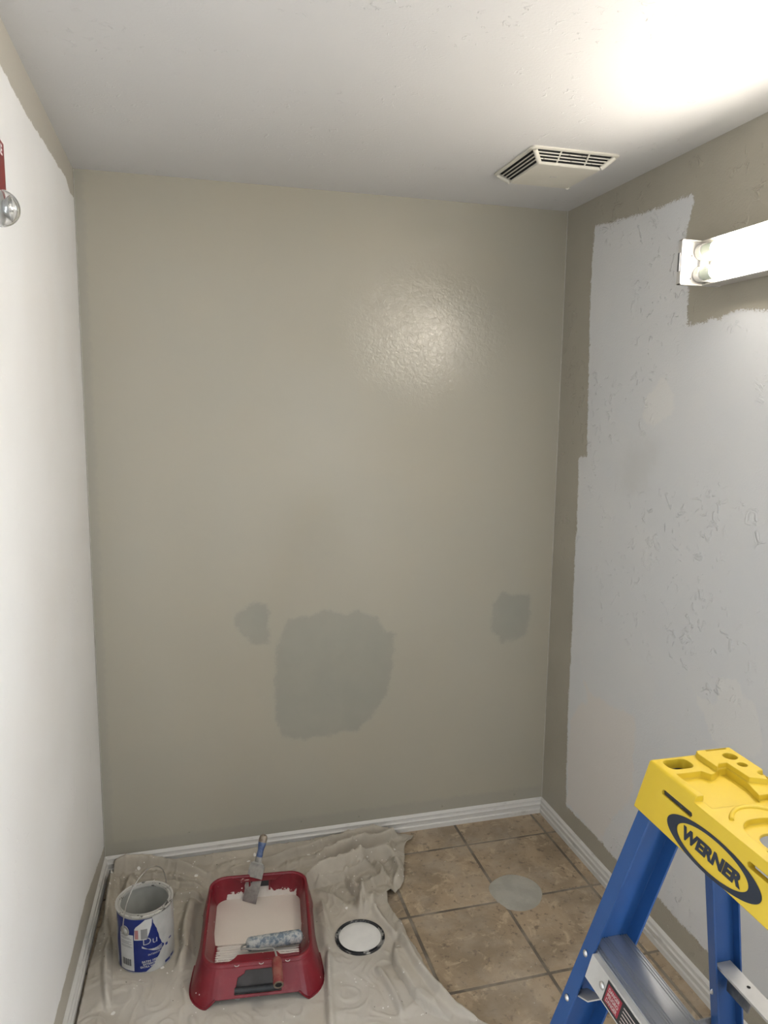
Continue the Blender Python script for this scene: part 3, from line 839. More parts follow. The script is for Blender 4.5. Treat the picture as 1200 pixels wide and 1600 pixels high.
def flat_under(P, z):
    # the can, the tray and the lid press the cloth down
    for (cx_, cy_, r0, r1, h) in ((0.166, -0.463, 0.088, 0.125, 0.0045), (0.826, -0.557, 0.083, 0.110, 0.0050)):
        d = np.hypot(P[:, 0] - cx_, P[:, 1] - cy_)
        k = np.clip((d - r0) / (r1 - r0), 0, 1); k = k * k * (3 - 2 * k)
        z = np.minimum(z, h * (1 - k) + z * k)
    c6, s6 = math.cos(math.radians(6)), math.sin(math.radians(6))
    dx, dy = P[:, 0] - 0.508, P[:, 1] + 0.49
    lx, ly = dx * c6 - dy * s6, dx * s6 + dy * c6
    d = np.maximum(np.abs(lx) - 0.187, np.abs(ly + 0.02) - 0.245)
    k = np.clip((d + 0.004) / 0.03, 0, 1); k = k * k * (3 - 2 * k)
    return np.minimum(z, 0.0045 * (1 - k) + z * k)
ys = np.concatenate([np.linspace(-0.0165, -0.62, 180), np.linspace(-0.625, -1.05, 120), np.linspace(-1.06, -1.55, 30)])
us = np.linspace(0, 1, 290)
def cloth_fn(P):
    Y = P[:, 1]
    edge = np.array([0.006 * mnoise.noise(Vector((0.3, y * 14, 0))) + 0.004 * mnoise.noise(Vector((0.9, y * 45, 0))) for y in Y])
    xl = -FLARE * np.abs(Y) + 0.0225 + 0.012 * np.clip((Y + 0.5) / 0.3, 0, 1) + 0.5 * np.abs(edge)
    x = xl + (xr(Y) + edge - xl) * P[:, 0]
    Q = np.stack([x, Y], 1)
    z = flat_under(Q, cloth_z(Q))
    return np.stack([x, Y, z], 1)
me = grid_mesh('drop_cloth', us, ys, cloth_fn, {'dusty': lambda P: -0.55 - P[:, 1]})
dc = link('drop_cloth', me, 'cloth', None, 180)
tag(dc, 'paint-spotted beige canvas drop cloth rumpled over the floor tiles', 'drop cloth')
md = dc.modifiers.new('thickness', 'SOLIDIFY'); md.thickness = 0.0016; md.offset = -1
for x, y, r in ((0.778, -0.200, 0.008),):
    bm = bmesh.new()
    zc = float(cloth_z(np.array([[x, y]]))[0])
    ring = [(x + r * math.cos(a) * 0.9, y + r * math.sin(a) * 1.3) for a in [2 * PI * i / 14 for i in range(14)]]
    zz = cloth_z(np.array(ring))
    vs = [bm.verts.new((a, b, z + 0.0030)) for (a, b), z in zip(ring, zz)]
    c0 = bm.verts.new((x, y, zc + 0.0030))
    for i in range(14): bm.faces.new((vs[i], vs[(i + 1) % 14], c0))
    obj('burn_hole', bm, 'dark', dc)

# ------------------------------------------------------------------ paint can
CR, CH = 0.0825, 0.191
can = thing('paint_can', 'open one gallon paint can with blue label and a grey paint run', 'paint can', (0.166, -0.463, 0.0046))
FACE = math.radians(-85.8)
def cyl(r):
    return lambda ph, z: (r * math.cos(FACE + math.radians(ph)), r * math.sin(FACE + math.radians(ph)), z)
bm = bmesh.new()
lathe(bm, [(0.0, 0.003), (CR - 0.004, 0.003), (CR - 0.002, 0.0), (CR + 0.0005, 0.0008), (CR + 0.0008, 0.004), (CR, 0.006), (CR, CH - 0.012), (CR + 0.001, CH - 0.010), (CR + 0.0012, CH - 0.007)], 72)
obj('body', bm, 'can_metal', can, 40)
bm = bmesh.new()
lathe(bm, [(CR + 0.0012, CH - 0.008), (CR + 0.0030, CH - 0.005), (CR + 0.0030, CH - 0.001), (CR + 0.001, CH), (CR - 0.002, CH - 0.001), (CR - 0.004, CH - 0.006), (CR - 0.008, CH - 0.006), (CR - 0.0095, CH - 0.001), (CR - 0.011, CH - 0.001), (CR - 0.0115, CH - 0.010)], 72)
obj('rim', bm, 'can_rim', can, 40)
bm = bmesh.new()
lathe(bm, [(CR - 0.0105, CH - 0.009), (CR - 0.0025, CH - 0.013), (CR - 0.0025, 0.012), (CR - 0.006, 0.008), (0.0, 0.0065)], 64)
obj('inner_wall', bm, 'can_inside', can, 40)
def curved(name, rows, r, mat, parent, n=24):
    """rows: (z, phi0, phi1) strips wrapped round the can"""
    verts, faces = [], []
    fn = cyl(r)
    for z, a, b in rows:
        verts += [fn(a + (b - a) * k / n, z) for k in range(n + 1)]
    for i in range(len(rows) - 1):
        for k in range(n):
            q = i * (n + 1) + k
            faces.append((q, q + 1, q + n + 2, q + n + 1))
    me = bpy.data.meshes.new(name); me.from_pydata(verts, [], faces)
    return link(name, me, mat, parent, 180)
lab = curved('label', [(z, -74 + 4 * math.sin(z * 60), 60) for z in np.linspace(0.0065, CH - 0.0125, 12)], CR + 0.0004, 'can_blue', can, 40)
lab['label'] = 'deep blue printed label'
curved('text_panel', [(z, -60, -26) for z in np.linspace(0.010, 0.128, 8)], CR + 0.0008, 'can_white', lab, 12)
curved('label_edge', [(z, -100, -77 + 3 * math.sin(z * 50)) for z in np.linspace(0.0065, 0.125, 8)], CR + 0.0004, 'can_white', can, 8)
fnp = cyl(CR + 0.0011)
def wrap_text(s_, size, ph, z, bold=0.0, width=None):
    vs, fs = text2d(s_, size, bold, width)
    k = math.degrees(1 / CR)
    return [(u * k + ph, v + z) for u, v in vs], fs
shapes = []
for i, (zz, a, b) in enumerate(((0.122, -57, -44), (0.116, -57, -34), (0.112, -57, -30), (0.104, -57, -31), (0.100, -57, -36), (0.096, -57, -30), (0.090, -57, -33), (0.086, -57, -29))):
    shapes.append(rect_shape(a, zz, b, zz + 0.0018, 4))
decal('panel_print', shapes, fnp, 'can_grey', lab)
decal('barcode', [rect_shape(-54 + k * 1.75, 0.026, -54 + k * 1.75 + (0.6 + 0.7 * ((k * 7) % 3) / 2), 0.048) for k in range(13)], fnp, 'label_black', lab)
decal('brand_lettering', [wrap_text('Du', 0.034, 8, 0.106, -0.0006, 0.040)], fnp, 'can_white', lab)
waves = []
for k in range(6):
    pts = []
    for i in range(14):
        s = i / 13
        pts.append((-9 + 42 * s, 0.092 - 0.026 * math.sin(s * PI * 0.55) + 0.0042 * k * s - 0.0012 * k))
    waves.append(pts)
def wave_shape(pts, w=0.0010):
    vs, fs = [], []
    for i, (u, v) in enumerate(pts):
        vs += [(u, v - w / 2), (u, v + w / 2)]
        if i: fs.append((2 * i - 2, 2 * i, 2 * i + 1, 2 * i - 1))
    return vs, fs
decal('wave_lines', [wave_shape(p) for p in waves], fnp, 'can_white', lab)
decal('small_lettering', [wrap_text('INTERIOR', 0.0085, 16, 0.060), wrap_text('SATIN 1001', 0.0095, 6, 0.0395, 0.0002), wrap_text('EXTERIOR', 0.0085, 6, 0.0310, 0.0002), wrap_text('EXTRA WHITE', 0.0085, 6, 0.0225, 0.0002)], fnp, 'can_white', lab)
# run of spilled paint over the right of the label
def dl_(z):
    return float(np.interp(z, [0.004, 0.012, 0.024, 0.040, 0.055, 0.075, 0.085, 0.10, 0.12, 0.14, 0.16, 0.18], [-4, 2, 14, 20, 27, 38, 32, 28, 25, 21, 16, 13]))
rows = [(z, dl_(z) + 1.6 * mnoise.noise(Vector((z * 90, 1, 2))), 128) for z in np.linspace(0.004, CH - 0.009, 40)]
dr = curved('paint_run', rows, CR + 0.0016, 'drip', can, 40)
dr['label'] = 'grey paint run down the side'
me = dr.data
for v in me.vertices:
    k = 1 + 0.012 * mnoise.noise(Vector((v.co.x * 45, v.co.y * 45, v.co.z * 22)))
    v.co.x *= k if k > 1 else 1; v.co.y *= k if k > 1 else 1
for rs in (rect_shape(40, 0.066, 46, 0.074, 3), rect_shape(50, 0.078, 58, 0.083, 3), rect_shape(38, 0.010, 52, 0.018, 4), rect_shape(54, 0.013, 66, 0.021, 4)):
    decal('print_through', [rs], cyl(CR + 0.0030), 'can_blue', dr)
# shop sticker
st = curved('price_sticker', [(0.113, -24, 1), (0.120, -24, 3), (0.135, -23, 7), (0.149, -22.5, 10), (0.155, -20, 11.5), (0.168, -9, 12.5), (0.178, -1, 13)], CR + 0.0020, 'can_white', can, 10)
st['label'] = 'folded white shop sticker'
decal('sticker_print', [rect_shape(-10, 0.116, 3, 0.148, 4)], cyl(CR + 0.0024), 'can_grey', st)
decal('sticker_stripe', [rect_shape(-22, 0.117, -15, 0.146, 3)], cyl(CR + 0.0024), 'can_pink', st)
# ears and bail wire
EAR = (-45, 135)
ez = 0.138
for ph in EAR:
    a = FACE + math.radians(ph)
    bm = bmesh.new()
    lathe(bm, [(0.0165, 0.0), (0.0165, 0.0012), (0.013, 0.0022), (0.010, 0.0020), (0.009, 0.005), (0.005, 0.0075), (0.0, 0.0080)], 28, (0, 0, 0), 'X')
    for v in bm.verts: v.co = Matrix.Rotation(a, 3, 'Z') @ Vector((v.co.x + CR + 0.0006, v.co.y, v.co.z)) + Vector((0, 0, ez))
    obj('bail_ear', bm, 'can_metal', can, 40)
a = FACE + math.radians(EAR[0])
ax = Vector((math.cos(a), math.sin(a), 0)); tilt = Vector((math.sin(a), -math.cos(a), 0))
pts = []
for i in range(41):
    th = PI * i / 40
    hgt = 0.152 * math.sin(th) ** 0.8
    pts.append(ax * ((CR + 0.010) * math.cos(th)) + Vector((0, 0, ez + hgt)) - tilt * 0.10 * hgt)
bm = bmesh.new(); tube(bm, pts, 0.0016, 8)
obj('bail_handle', bm, 'wire', can, 80)

# ------------------------------------------------------------------ can lid
lid = thing('tin_lid', 'round paint can lid coated white lying on the drop cloth', 'lid', (0.826, -0.557, 0.0056))
bm = bmesh.new()
lathe(bm, [(0.0, 0.0052), (0.050, 0.0050), (0.066, 0.0046), (0.0685, 0.0030), (0.0690, 0.0012), (0.0, 0.0010)], 64)
obj('disc', bm, 'lid_white', lid, 40)
bm = bmesh.new()
lathe(bm, [(0.0680, 0.0010), (0.0682, 0.0052), (0.0700, 0.0072), (0.0715, 0.0072), (0.0725, 0.0040), (0.0745, 0.0036), (0.0765, 0.0050), (0.0785, 0.0062), (0.0800, 0.0050), (0.0800, 0.0008), (0.0780, 0.0)], 72)
obj('lid_rim', bm, 'lid_rim', lid, 40)

# ------------------------------------------------------------------ paint tray
tray = thing('paint_tray', 'red plastic paint tray with ribbed ramp and black hand grip', 'paint tray', (0.508, -0.49, 0.0048), math.radians(-6))
RZ = 0.098
NC = 8
def rz_of(y):                       # the rim drops slightly towards the front
    return RZ - 0.006 * np.clip((-y) / 0.2, 0, 1)
def ring(hx, y0, y1, r, z, n=NC):
    cy_ = (y0 + y1) / 2
    return [(u, v, z) for u, v in rrect(hx, (y1 - y0) / 2, r, n, 0, cy_)]
def lift(rg): return [(x, y, z + float(rz_of(y)) - RZ) for x, y, z in rg]
# rim bead
bm = bmesh.new()
loft(bm, [lift(ring(0.153, -0.193, 0.192, 0.050, RZ - 0.004)), lift(ring(0.1545, -0.195, 0.1935, 0.051, RZ)), lift(ring(0.158, -0.199, 0.197, 0.053, RZ + 0.002)),
          lift(ring(0.162, -0.204, 0.201, 0.056, RZ)), lift(ring(0.164, -0.207, 0.203, 0.058, RZ - 0.007))], True)
obj('rim', bm, 'red', tray, 60)
# basin: deep well at the back, ribbed ramp to the front
BY0, BY1 = -0.192, 0.190
def basin_z(x, y):
    if y > 0.02: zf = 0.008
    else:
        s = min(1, (0.02 - y) / 0.205)
        zf = 0.008 + 0.074 * s ** 1.05
        if y < -0.045 and y > -0.165: zf += 0.0045 * max(0.0, math.sin((y + 0.045) / 0.0170 * 2 * PI)) * min(1, max(0, (0.128 - abs(x)) / 0.006))
    return zf
def basin_fn(P):
    out = []
    for u, v in P:
        # u, v in [-1, 1]; rounded box mapping
        top = RZ - 0.003
        x, y = u * 0.153, (v + 1) / 2 * (0.192 + 0.193) - 0.193
        # distance inside a rounded rectangle
        qx = abs(x) - (0.153 - 0.05); qy = max((-0.143) - y, y - 0.142)
        d = -(math.hypot(max(qx, 0), max(qy, 0)) + min(max(qx, qy), 0) - 0.05)
        k = min(1, max(0, d / 0.022)); k = k ** 0.6
        zf = basin_z(x, y)
        z = top + float(rz_of(y)) - RZ + (zf - top) * k
        if d < 0:        # pull the corner points onto the rounded outline
            cx_ = math.copysign(0.103, x); cy_ = -0.143 if y < 0 else 0.142
            L = math.hypot(x - cx_, y - cy_); x = cx_ + (x - cx_) * 0.05 / L; y = cy_ + (y - cy_) * 0.05 / L
            z = top + float(rz_of(y)) - RZ
        out.append((x, y, z))
    return np.array(out)
def smear_attr(P):
    x = P[:, 0] * 0.153; y = (P[:, 1] + 1) / 2 * 0.385 - 0.193
    Q = np.stack([x, y], 1)
    a = 5 * sdf(Q, [(-0.112, 0.165), (-0.105, 0.1832), (-0.06, 0.1842), (-0.048, 0.181), (-0.036, 0.1895), (0.020, 0.1905), (0.028, 0.1868), (0.036, 0.1862), (0.05, 0.1815), (0.07, 0.1838), (0.10, 0.1832), (0.128, 0.176), (0.13, 0.1), (-0.13, 0.1)])
    b = sdf(Q, [(-0.142, -0.02), (0.145, -0.02), (0.146, -0.095), (0.125, -0.150), (0.05, -0.162), (-0.02, -0.165), (-0.10, -0.178), (-0.142, -0.17)]) - 0.014
    c_ = np.where(np.abs(x) > 0.126, -0.012, np.where(np.sin((y + 0.045) / 0.0170 * 2 * PI) > 0.2, 0.014, -0.012))
    e = 0.004 - np.hypot((x + 0.044) / 1.0, np.maximum(0, np.abs(y - 0.165) - 0.022))
    return np.maximum.reduce([a, b + c_, e])
me = grid_mesh('basin', np.sin(np.linspace(-PI / 2, PI / 2, 100)), np.sin(np.linspace(-PI / 2, PI / 2, 260)), basin_fn, {'smear': smear_attr})
bsn = link('basin', me, 'red_smear', tray, 45)
# pouring notch block at the back wall where the knife rests
bm = bmesh.new()
box(bm, (-0.026, 0.180, 0.064), (0.034, 0.190, 0.092))
obj('clip_slot', bm, 'black', tray)
for x in (-0.030, 0.037):
    bm = bmesh.new()
    box(bm, (x - 0.003, 0.176, 0.050), (x + 0.003, 0.190, 0.094), None, 0.001)
    obj('clip_rib', bm, 'red', tray)
# skirt: perimeter columns, front wall has the grip opening and two feet
def skirt_cols():
    top = [(x, y) for x, y, z in ring(0.164, -0.207, 0.203, 0.058, 0)]
    fr = [i for i, (x, y) in enumerate(top)]
    return top
cols = []
top = skirt_cols()
n_ = len(top)
dense = []
for i in range(n_):
    a, b = Vector(top[i]), Vector(top[(i + 1) % n_])
    k = max(1, int((b - a).length / (0.0018 if a.y < -0.2 else 0.004)))
    for j in range(k):
        dense.append(tuple(a.lerp(b, j / k)))
def skirt_end(x, y):
    # how far down the skirt reaches: feet at the front corners, arches between and along the sides
    if y < -0.145: return 0.74 + 0.26 * float(np.clip((abs(x) - 0.110) / 0.020, 0, 1))
    if y < -0.03: return 0.78 + 0.22 * float(np.clip((-y - 0.07) / 0.04, 0, 1))
    return 0.78 + 0.20 * float(np.clip((y - 0.10) / 0.03, 0, 1))
def skirt_pt(x, y, t_):
    z1 = float(rz_of(y)) - 0.007
    # outward flare grows towards the front
    nx = np.clip(x / 0.164, -1, 1); ny = (y + 0.002) / 0.205
    front = np.clip((-y - 0.10) / 0.107, 0, 1)
    fx_ = (0.020 + 0.012 * np.clip((-y - 0.02) / 0.12, 0, 1)) * abs(nx) ** 2.5 * np.sign(nx)
    fy = -0.058 * front if y < 0 else 0.020 * np.clip((y - 0.10) / 0.10, 0, 1)
    pull = 0.0
    # bottom edge: feet at the front corners, raised between and along the sides
    zb = 0.0
    t_ = min(t_, skirt_end(x, y))
    bulge = 0.25 * math.sin(t_ * PI) * 0.010
    return (x + (fx_ + pull * t_) * t_, y + fy * t_ - bulge * front, z1 + (zb - z1) * t_)
NR = 44
verts, faces, vid = [], [], {}
nd2 = len(dense)
for i, (x, y) in enumerate(dense):
    for j in range(NR + 1):
        vid[i, j] = len(verts); verts.append(skirt_pt(x, y, j / NR))
open_edge = []
for i in range(nd2):
    i2 = (i + 1) % nd2
    xm = (dense[i][0] + dense[i2][0]) / 2; ym = (dense[i][1] + dense[i2][1]) / 2
    for j in range(NR):
        tm = (j + 0.5) / NR
        if tm - 0.5 / NR > max(skirt_end(*dense[i]), skirt_end(*dense[i2])): continue
        if ym < -0.2 and 0.10 < tm < 0.665:
            hw0, hw1 = -0.050 - 0.020 * tm, 0.054 + 0.018 * tm
            if tm < 0.16: hw0 += 0.018; hw1 -= 0.006
            elif tm < 0.26: hw0 += 0.018 * (0.26 - tm) / 0.10
            if hw0 < xm < hw1: continue
        faces.append((vid[i, j], vid[i, j + 1], vid[i2, j + 1], vid[i2, j]))
me = bpy.data.meshes.new('skirt'); me.from_pydata(verts, [], faces)
sk = link('skirt', me, 'red', tray, 60)
md = sk.modifiers.new('thickness', 'SOLIDIFY'); md.thickness = 0.003; md.offset = -1
# hem bead round the two front feet
for s in (-1, 1):
    pts = []
    cand = sorted([p for p in dense if p[1] < -0.09 and p[0] * s > 0.108], key=lambda p: math.atan2(p[0] * s - 0.106, -(p[1] + 0.149)))
    pts = [Vector(skirt_pt(x, y, 1.0)) + Vector((0, 0, 0.0018)) for x, y in cand]
    bm = bmesh.new(); tube(bm, pts, 0.0028, 6)
    obj('foot_bead', bm, 'red', tray, 60)
# block coloured as the shade behind the opening, and black grip bar
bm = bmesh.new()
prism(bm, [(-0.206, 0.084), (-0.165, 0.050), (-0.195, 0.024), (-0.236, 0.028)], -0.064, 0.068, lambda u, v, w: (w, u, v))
obj('grip_opening_shade', bm, 'recess', tray)
bm = bmesh.new()
tube(bm, [(-0.064, -0.2375, 0.0360), (-0.03, -0.2395, 0.0355), (0.035, -0.2395, 0.0355), (0.068, -0.2375, 0.0360)], 0.0090, 12)
gp = obj('hand_grip', bm, 'black', tray, 60)
gp['label'] = 'black rubber grip bar'
# little letter bosses on the front lip
for x in (-0.058, 0.012, 0.088):
    bm = bmesh.new()
    tube(bm, [(x + 0.006 * math.cos(a), -0.210 - 0.003 * math.sin(a), 0.0935 - 0.002 * math.sin(a)) for a in [PI * i / 8 for i in range(9)]], 0.0012, 6)
    obj('paint_fleck', bm, 'paint_smear', tray)

def tl(p):      # tray local -> world
    return Matrix.Translation((0.508, -0.49, 0.0048)) @ Matrix.Rotation(math.radians(-6), 4, 'Z') @ Vector(p)

# pool of paint in the tray
bm = bmesh.new()
pool = rrect(0.1455, 0.1135, 0.034, 8, 0, 0.0665)
loft(bm, [[tuple(tl((x, y, 0.0086 if y > 0.02 else 0.020))) for x, y in rrect(0.132, 0.098, 0.03, 8, 0, 0.068)], [tuple(tl((x, y, 0.0255))) for x, y in pool], [tuple(tl((x, y, 0.0265))) for x, y in rrect(0.1430, 0.111, 0.033, 8, 0, 0.0665)]], True, True, True)
pp = obj('paint_pool', bm, 'paint', None, 40)
tag(pp, 'pool of beige paint filling the red tray', 'paint', kind='stuff')

# ------------------------------------------------------------------ mini roller lying on the ramp
ro = thing('paint_roller', 'small paint roller with matted nap resting on the tray ramp', 'paint roller', tuple(tl((0.05, -0.112, 0.0))))
ro_o = tl((0.05, -0.112, 0.0))
def rl(p): return tl(p) - ro_o
L0, L1 = Vector(rl((-0.034, -0.122, 0.0865))), Vector(rl((0.136, -0.100, 0.0800)))
axd = (L1 - L0).normalized()
bm = bmesh.new()
sx = axd.cross(Vector((0, 0, 1))).normalized(); sz = sx.cross(axd)
rings = []
N = 40
for i in range(N + 1):
    s = i / N
    rr = 0.0195 * (1 - 0.55 * max(0, 1 - min(s, 1 - s) / 0.06) ** 2)
    rings.append([L0 + axd * (s * (L1 - L0).length) + (rr + 0.0016 * mnoise.noise(Vector((s * 40, k * 1.3, 2.2)))) * (math.cos(2 * PI * k / 20) * sx + math.sin(2 * PI * k / 20) * sz) for k in range(20)])
loft(bm, rings, True, True, True)
obj('nap_cover', bm, 'nap', ro, 60)
bm = bmesh.new()
hA, hB = Vector(rl((0.056, -0.226, 0.113))), Vector(rl((0.060, -0.300, 0.094)))
hd = (hB - hA).normalized()
wp = [L0 + axd * 0.02, L0 - axd * 0.008, L0 - axd * 0.012 + Vector(rl((0, -0.03, 0.012))) - Vector(rl((0, 0, 0))), Vector(rl((-0.040, -0.165, 0.108))), Vector(rl((0.01, -0.180, 0.113))), Vector(rl((0.045, -0.188, 0.119))), hA - hd * 0.010, hA + hd * 0.01]
tube(bm, smoothpath(wp, 6), 0.0030, 8)
obj('wire_frame', bm, 'steel_coated', ro, 80)
bm = bmesh.new()
L = (hB - hA).length
tube(bm, [hA, hA + hd * 0.006, hA + hd * 0.02, hA + hd * L * 0.7, hB - hd * 0.004, hB], [0.0115, 0.0140, 0.0148, 0.0145, 0.0150, 0.0142], 20)
hnd = obj('handle', bm, 'handle_red', ro, 50)
sxx = hd.cross(Vector((0, 0, 1))).normalized(); szz = sxx.cross(hd)
bm = bmesh.new()
loft(bm, [[hB + hd * o_ + r * (math.cos(2 * PI * k / 20) * sxx + math.sin(2 * PI * k / 20) * szz) for k in range(20)] for r, o_ in ((0.0142, 0.0002), (0.0142, 0.0022), (0.0098, 0.0022), (0.0094, 0.0008))], True)
obj('end_ring', bm, 'grip_end', hnd, 50)
bm = bmesh.new()
loft(bm, [[hB + hd * o_ + r * (math.cos(2 * PI * k / 20) * sxx + math.sin(2 * PI * k / 20) * szz) for k in range(20)] for r, o_ in ((0.0097, 0.0012), (0.0002, 0.0006))], True)
obj('pole_socket', bm, 'dark', hnd)

# ------------------------------------------------------------------ putty knife leaning in the tray
tip = Vector((0.492, -0.337, 0.033)); topk = Vector((0.552, -0.250, 0.214))
kd = (topk - tip).normalized()
kx = kd.cross(Vector((0, 0, 1))).normalized()
kx = (kx + 0.06 * Vector((0, 0, 1))).normalized(); kx = (kx - kd * kx.dot(kd)).normalized()
kn = kx.cross(kd).normalized()
kn = kn if kn.z > 0 else -kn
kf = thing('putty_knife', 'blue handled putty knife standing in the tray of paint', 'putty knife', tuple(tip))
def kp(a, b, c_): return kx * a + kd * b + kn * c_
bm = bmesh.new()
outl = [(0.0, 0.0255), (0.02, 0.0262), (0.085, 0.0285), (0.112, 0.0290), (0.120, 0.0265), (0.128, 0.014), (0.136, 0.0115)]
rings = []
for b, hw in outl:
    th = 0.0006 + 0.0008 * b / 0.136
    rings.append([kp(-hw, b, -th), kp(hw, b, -th), kp(hw, b, th), kp(-hw, b, th)])
loft(bm, rings, True, True, True)
bl_ = obj('blade', bm, 'steel', kf, 30)
bm = bmesh.new()
rings = []
for i in range(13):
    s = i / 12; b = 0.0785 + 0.043 * s; hw = 0.0286 if b < 0.116 else 0.0262
    rings.append([kp(-hw, b, 0.0016), kp(-hw * 0.3, b, 0.0022 + 0.0006 * math.sin(i * 2.0)), kp(hw * 0.4, b, 0.0019 + 0.0005 * math.cos(i * 1.7)), kp(hw, b, 0.0015)])
loft(bm, rings, False)
obj('dried_compound', bm, 'steel_coated', bl_, 60)
bm = bmesh.new()
rings = []
def oval(b, hw, hh, n=16):
    return [kp(hw * math.cos(2 * PI * k / n), b, hh * math.sin(2 * PI * k / n)) for k in range(n)]
loft(bm, [oval(0.126, 0.012, 0.005), oval(0.134, 0.0135, 0.0072), oval(0.143, 0.0125, 0.0078)], True, True, True)
obj('ferrule', bm, 'steel_coated', kf, 50)
bm = bmesh.new()
KL = (topk - tip).length
loft(bm, [oval(0.1425, 0.0110, 0.0085), oval(0.150, 0.0118, 0.0095), oval(0.163, 0.0105, 0.0090), oval(0.172, 0.0115, 0.0095), oval(0.183, 0.0140, 0.0110), oval(0.191, 0.0150, 0.0115)], True, True, True)
obj('handle', bm, 'blue_grip', kf, 60)
bm = bmesh.new()
loft(bm, [oval(0.190, 0.0150, 0.0118), oval(0.200, 0.0152, 0.0118), oval(0.209, 0.0138, 0.0108), oval(0.214, 0.0095, 0.0080), oval(0.216, 0.002, 0.002)], True, True, True)
obj('end_cap', bm, 'grip_end', kf, 60)

# ------------------------------------------------------------------ step ladder
# local axes: x = from the climbing side to the back, s = -y along the cap, z up
CAPZ, CL = 1.14, 0.384
lad = thing('step_ladder', 'blue fiberglass step ladder with a yellow top cap', 'ladder', (1.040, -1.677, 0.0), math.radians(-1.3))
def L_(s, d, z): return Vector((d, -s, z))
bm = bmesh.new()
prof = [(0.0, 0.0), (0.150, 0.0), (0.166, -0.076), (-0.0245, -0.076)]
prism(bm, prof, 0.0, CL, lambda u, v, w: L_(w, u, CAPZ + v))
es = [e for e in bm.edges if max(v.co.z for v in e.verts) > CAPZ - 0.07]
bmesh.ops.bevel(bm, geom=es, offset=0.004, segments=3, affect='EDGES', profile=0.5)
base = bm_mesh(bm)
def pr(poly, z0, z1, grow=0.0):
    b = bmesh.new()
    prism(b, poly, z0, z1, lambda u, v, w: L_(u, v, CAPZ + w))
    return bm_mesh(b)
def mir(poly): return [(CL - s, d) for s, d in reversed(poly)]
block = [(0.002, 0.083), (0.012, 0.078), (0.060, 0.079), (0.050, 0.0895), (0.050, 0.105), (0.100, 0.107), (0.112, 0.132), (0.104, 0.134), (0.094, 0.140), (0.082, 0.1475), (0.003, 0.1475)]
def frustum(poly, z0, z1, inset):
    c_ = np.mean(np.array(poly), 0)
    b = bmesh.new()
    q = [(c_[0] + (s - c_[0]) * (1 - inset / 0.05), c_[1] + (d - c_[1]) * (1 - inset / 0.035)) for s, d in poly]
    loft(b, [[L_(s, d, CAPZ + z0) for s, d in poly], [L_(s, d, CAPZ + z1) for s, d in q]], True, True, True)
    return bm_mesh(b)
def circ(s, d, r, n=24, ks=1.0): return [(s + ks * r * math.cos(2 * PI * i / n), d + r * math.sin(2 * PI * i / n)) for i in range(n)]
cuts = []
b = bmesh.new()   # hollow underside
prism(b, [(0.006, -0.022), (0.144, -0.022), (0.158, -0.09), (-0.016, -0.09)], 0.005, CL - 0.005, lambda u, v, w: L_(w, u, CAPZ + v))
cuts.append((bm_mesh(b), 'DIFFERENCE'))
recess = [(0.052, 0.013), (0.052, 0.058), (0.065, 0.067), (0.064, 0.073), (0.0535, 0.0895), (0.0535, 0.103), (0.099, 0.104), (0.139, 0.094), (0.139, 0.013)]
front_open = [(0.118, -0.02), (0.118, 0.03), (CL - 0.118, 0.03), (CL - 0.118, -0.02)]
for P_ in (recess, mir(recess)):
    cuts.append((pr(P_, -0.011, 0.03), 'DIFFERENCE'))
cuts.append((pr([(0.135, 0.0125), (0.135, 0.112), (CL - 0.135, 0.112), (CL - 0.135, 0.0125)], -0.009, 0.03), 'DIFFERENCE'))
cuts.append((pr(front_open, -0.009, 0.03), 'DIFFERENCE'))
for P_ in (block, mir(block)):
    cuts.append((frustum(P_, -0.006, 0.008, 0.002), 'UNION'))
bucket = circ(CL / 2 + 0.020, 0.060, 0.0600, 40, 1.0)
arc_o = circ(0.2195, 0.0600, 0.073, 48, 1.0)
cuts.append((pr([(s, d) for s, d in rrect(0.0505, 0.041, 0.036, 8, 0.2255, 0.058)], -0.018, 0.03), 'DIFFERENCE'))
cuts.append((pr([(s, d) for s, d in rrect(0.034, 0.027, 0.024, 8, 0.232, 0.058)], -0.05, 0.03), 'DIFFERENCE'))
for P_ in (rrect(0.0160, 0.0225, 0.0125, 5, 0.0240, 0.0365), rrect(0.0160, 0.0225, 0.0125, 5, CL - 0.0240, 0.0365)):
    cuts.append((pr(P_, -0.06, 0.03), 'DIFFERENCE'))
for s, d, r in ((0.033, 0.1255, 0.0115), (0.0615, 0.1255, 0.0078), (0.0925, 0.138, 0.0085)):
    for ss in (s, CL - s):
        cuts.append((pr(circ(ss, d, r), -0.06, 0.03), 'DIFFERENCE'))
cuts.append((pr([(0.0055, 0.099), (0.0055, 0.138), (0.0095, 0.138), (0.0095, 0.099)], 0.003, 0.03), 'DIFFERENCE'))
# slots in the front face
def fplane(s, v, o=0.0):
    """point on the sloping front face, v metres down from the top edge, o outwards"""
    k = math.hypot(0.0245, 0.076)
    n = Vector((-0.076 / k, 0, 0.0245 / k))
    return L_(s, -0.0245 / k * v, CAPZ - 0.076 / k * v) + n * o
def face_prism(poly, o0, o1):
    b = bmesh.new()
    loft(b, [[fplane(s, v, o0) for s, v in poly], [fplane(s, v, o1) for s, v in poly]], True, True, True)
    return bm_mesh(b)
for s0, s1 in ((0.050, 0.124), (0.238, 0.312)):
    cuts.append((face_prism([(s0 + 0.003, 0.0240), (s1 - 0.003, 0.0240), (s1, 0.0275), (s1 - 0.003, 0.0315), (s0 + 0.003, 0.0315), (s0, 0.0275)], -0.03, 0.01), 'DIFFERENCE'))
me = boolean(base, cuts)
me.materials.clear(); me.materials.append(M['yellow'])
me.name = 'top_cap'
cap = link('top_cap', me, None, lad, 30)
cap['label'] = 'yellow moulded plastic top cap'
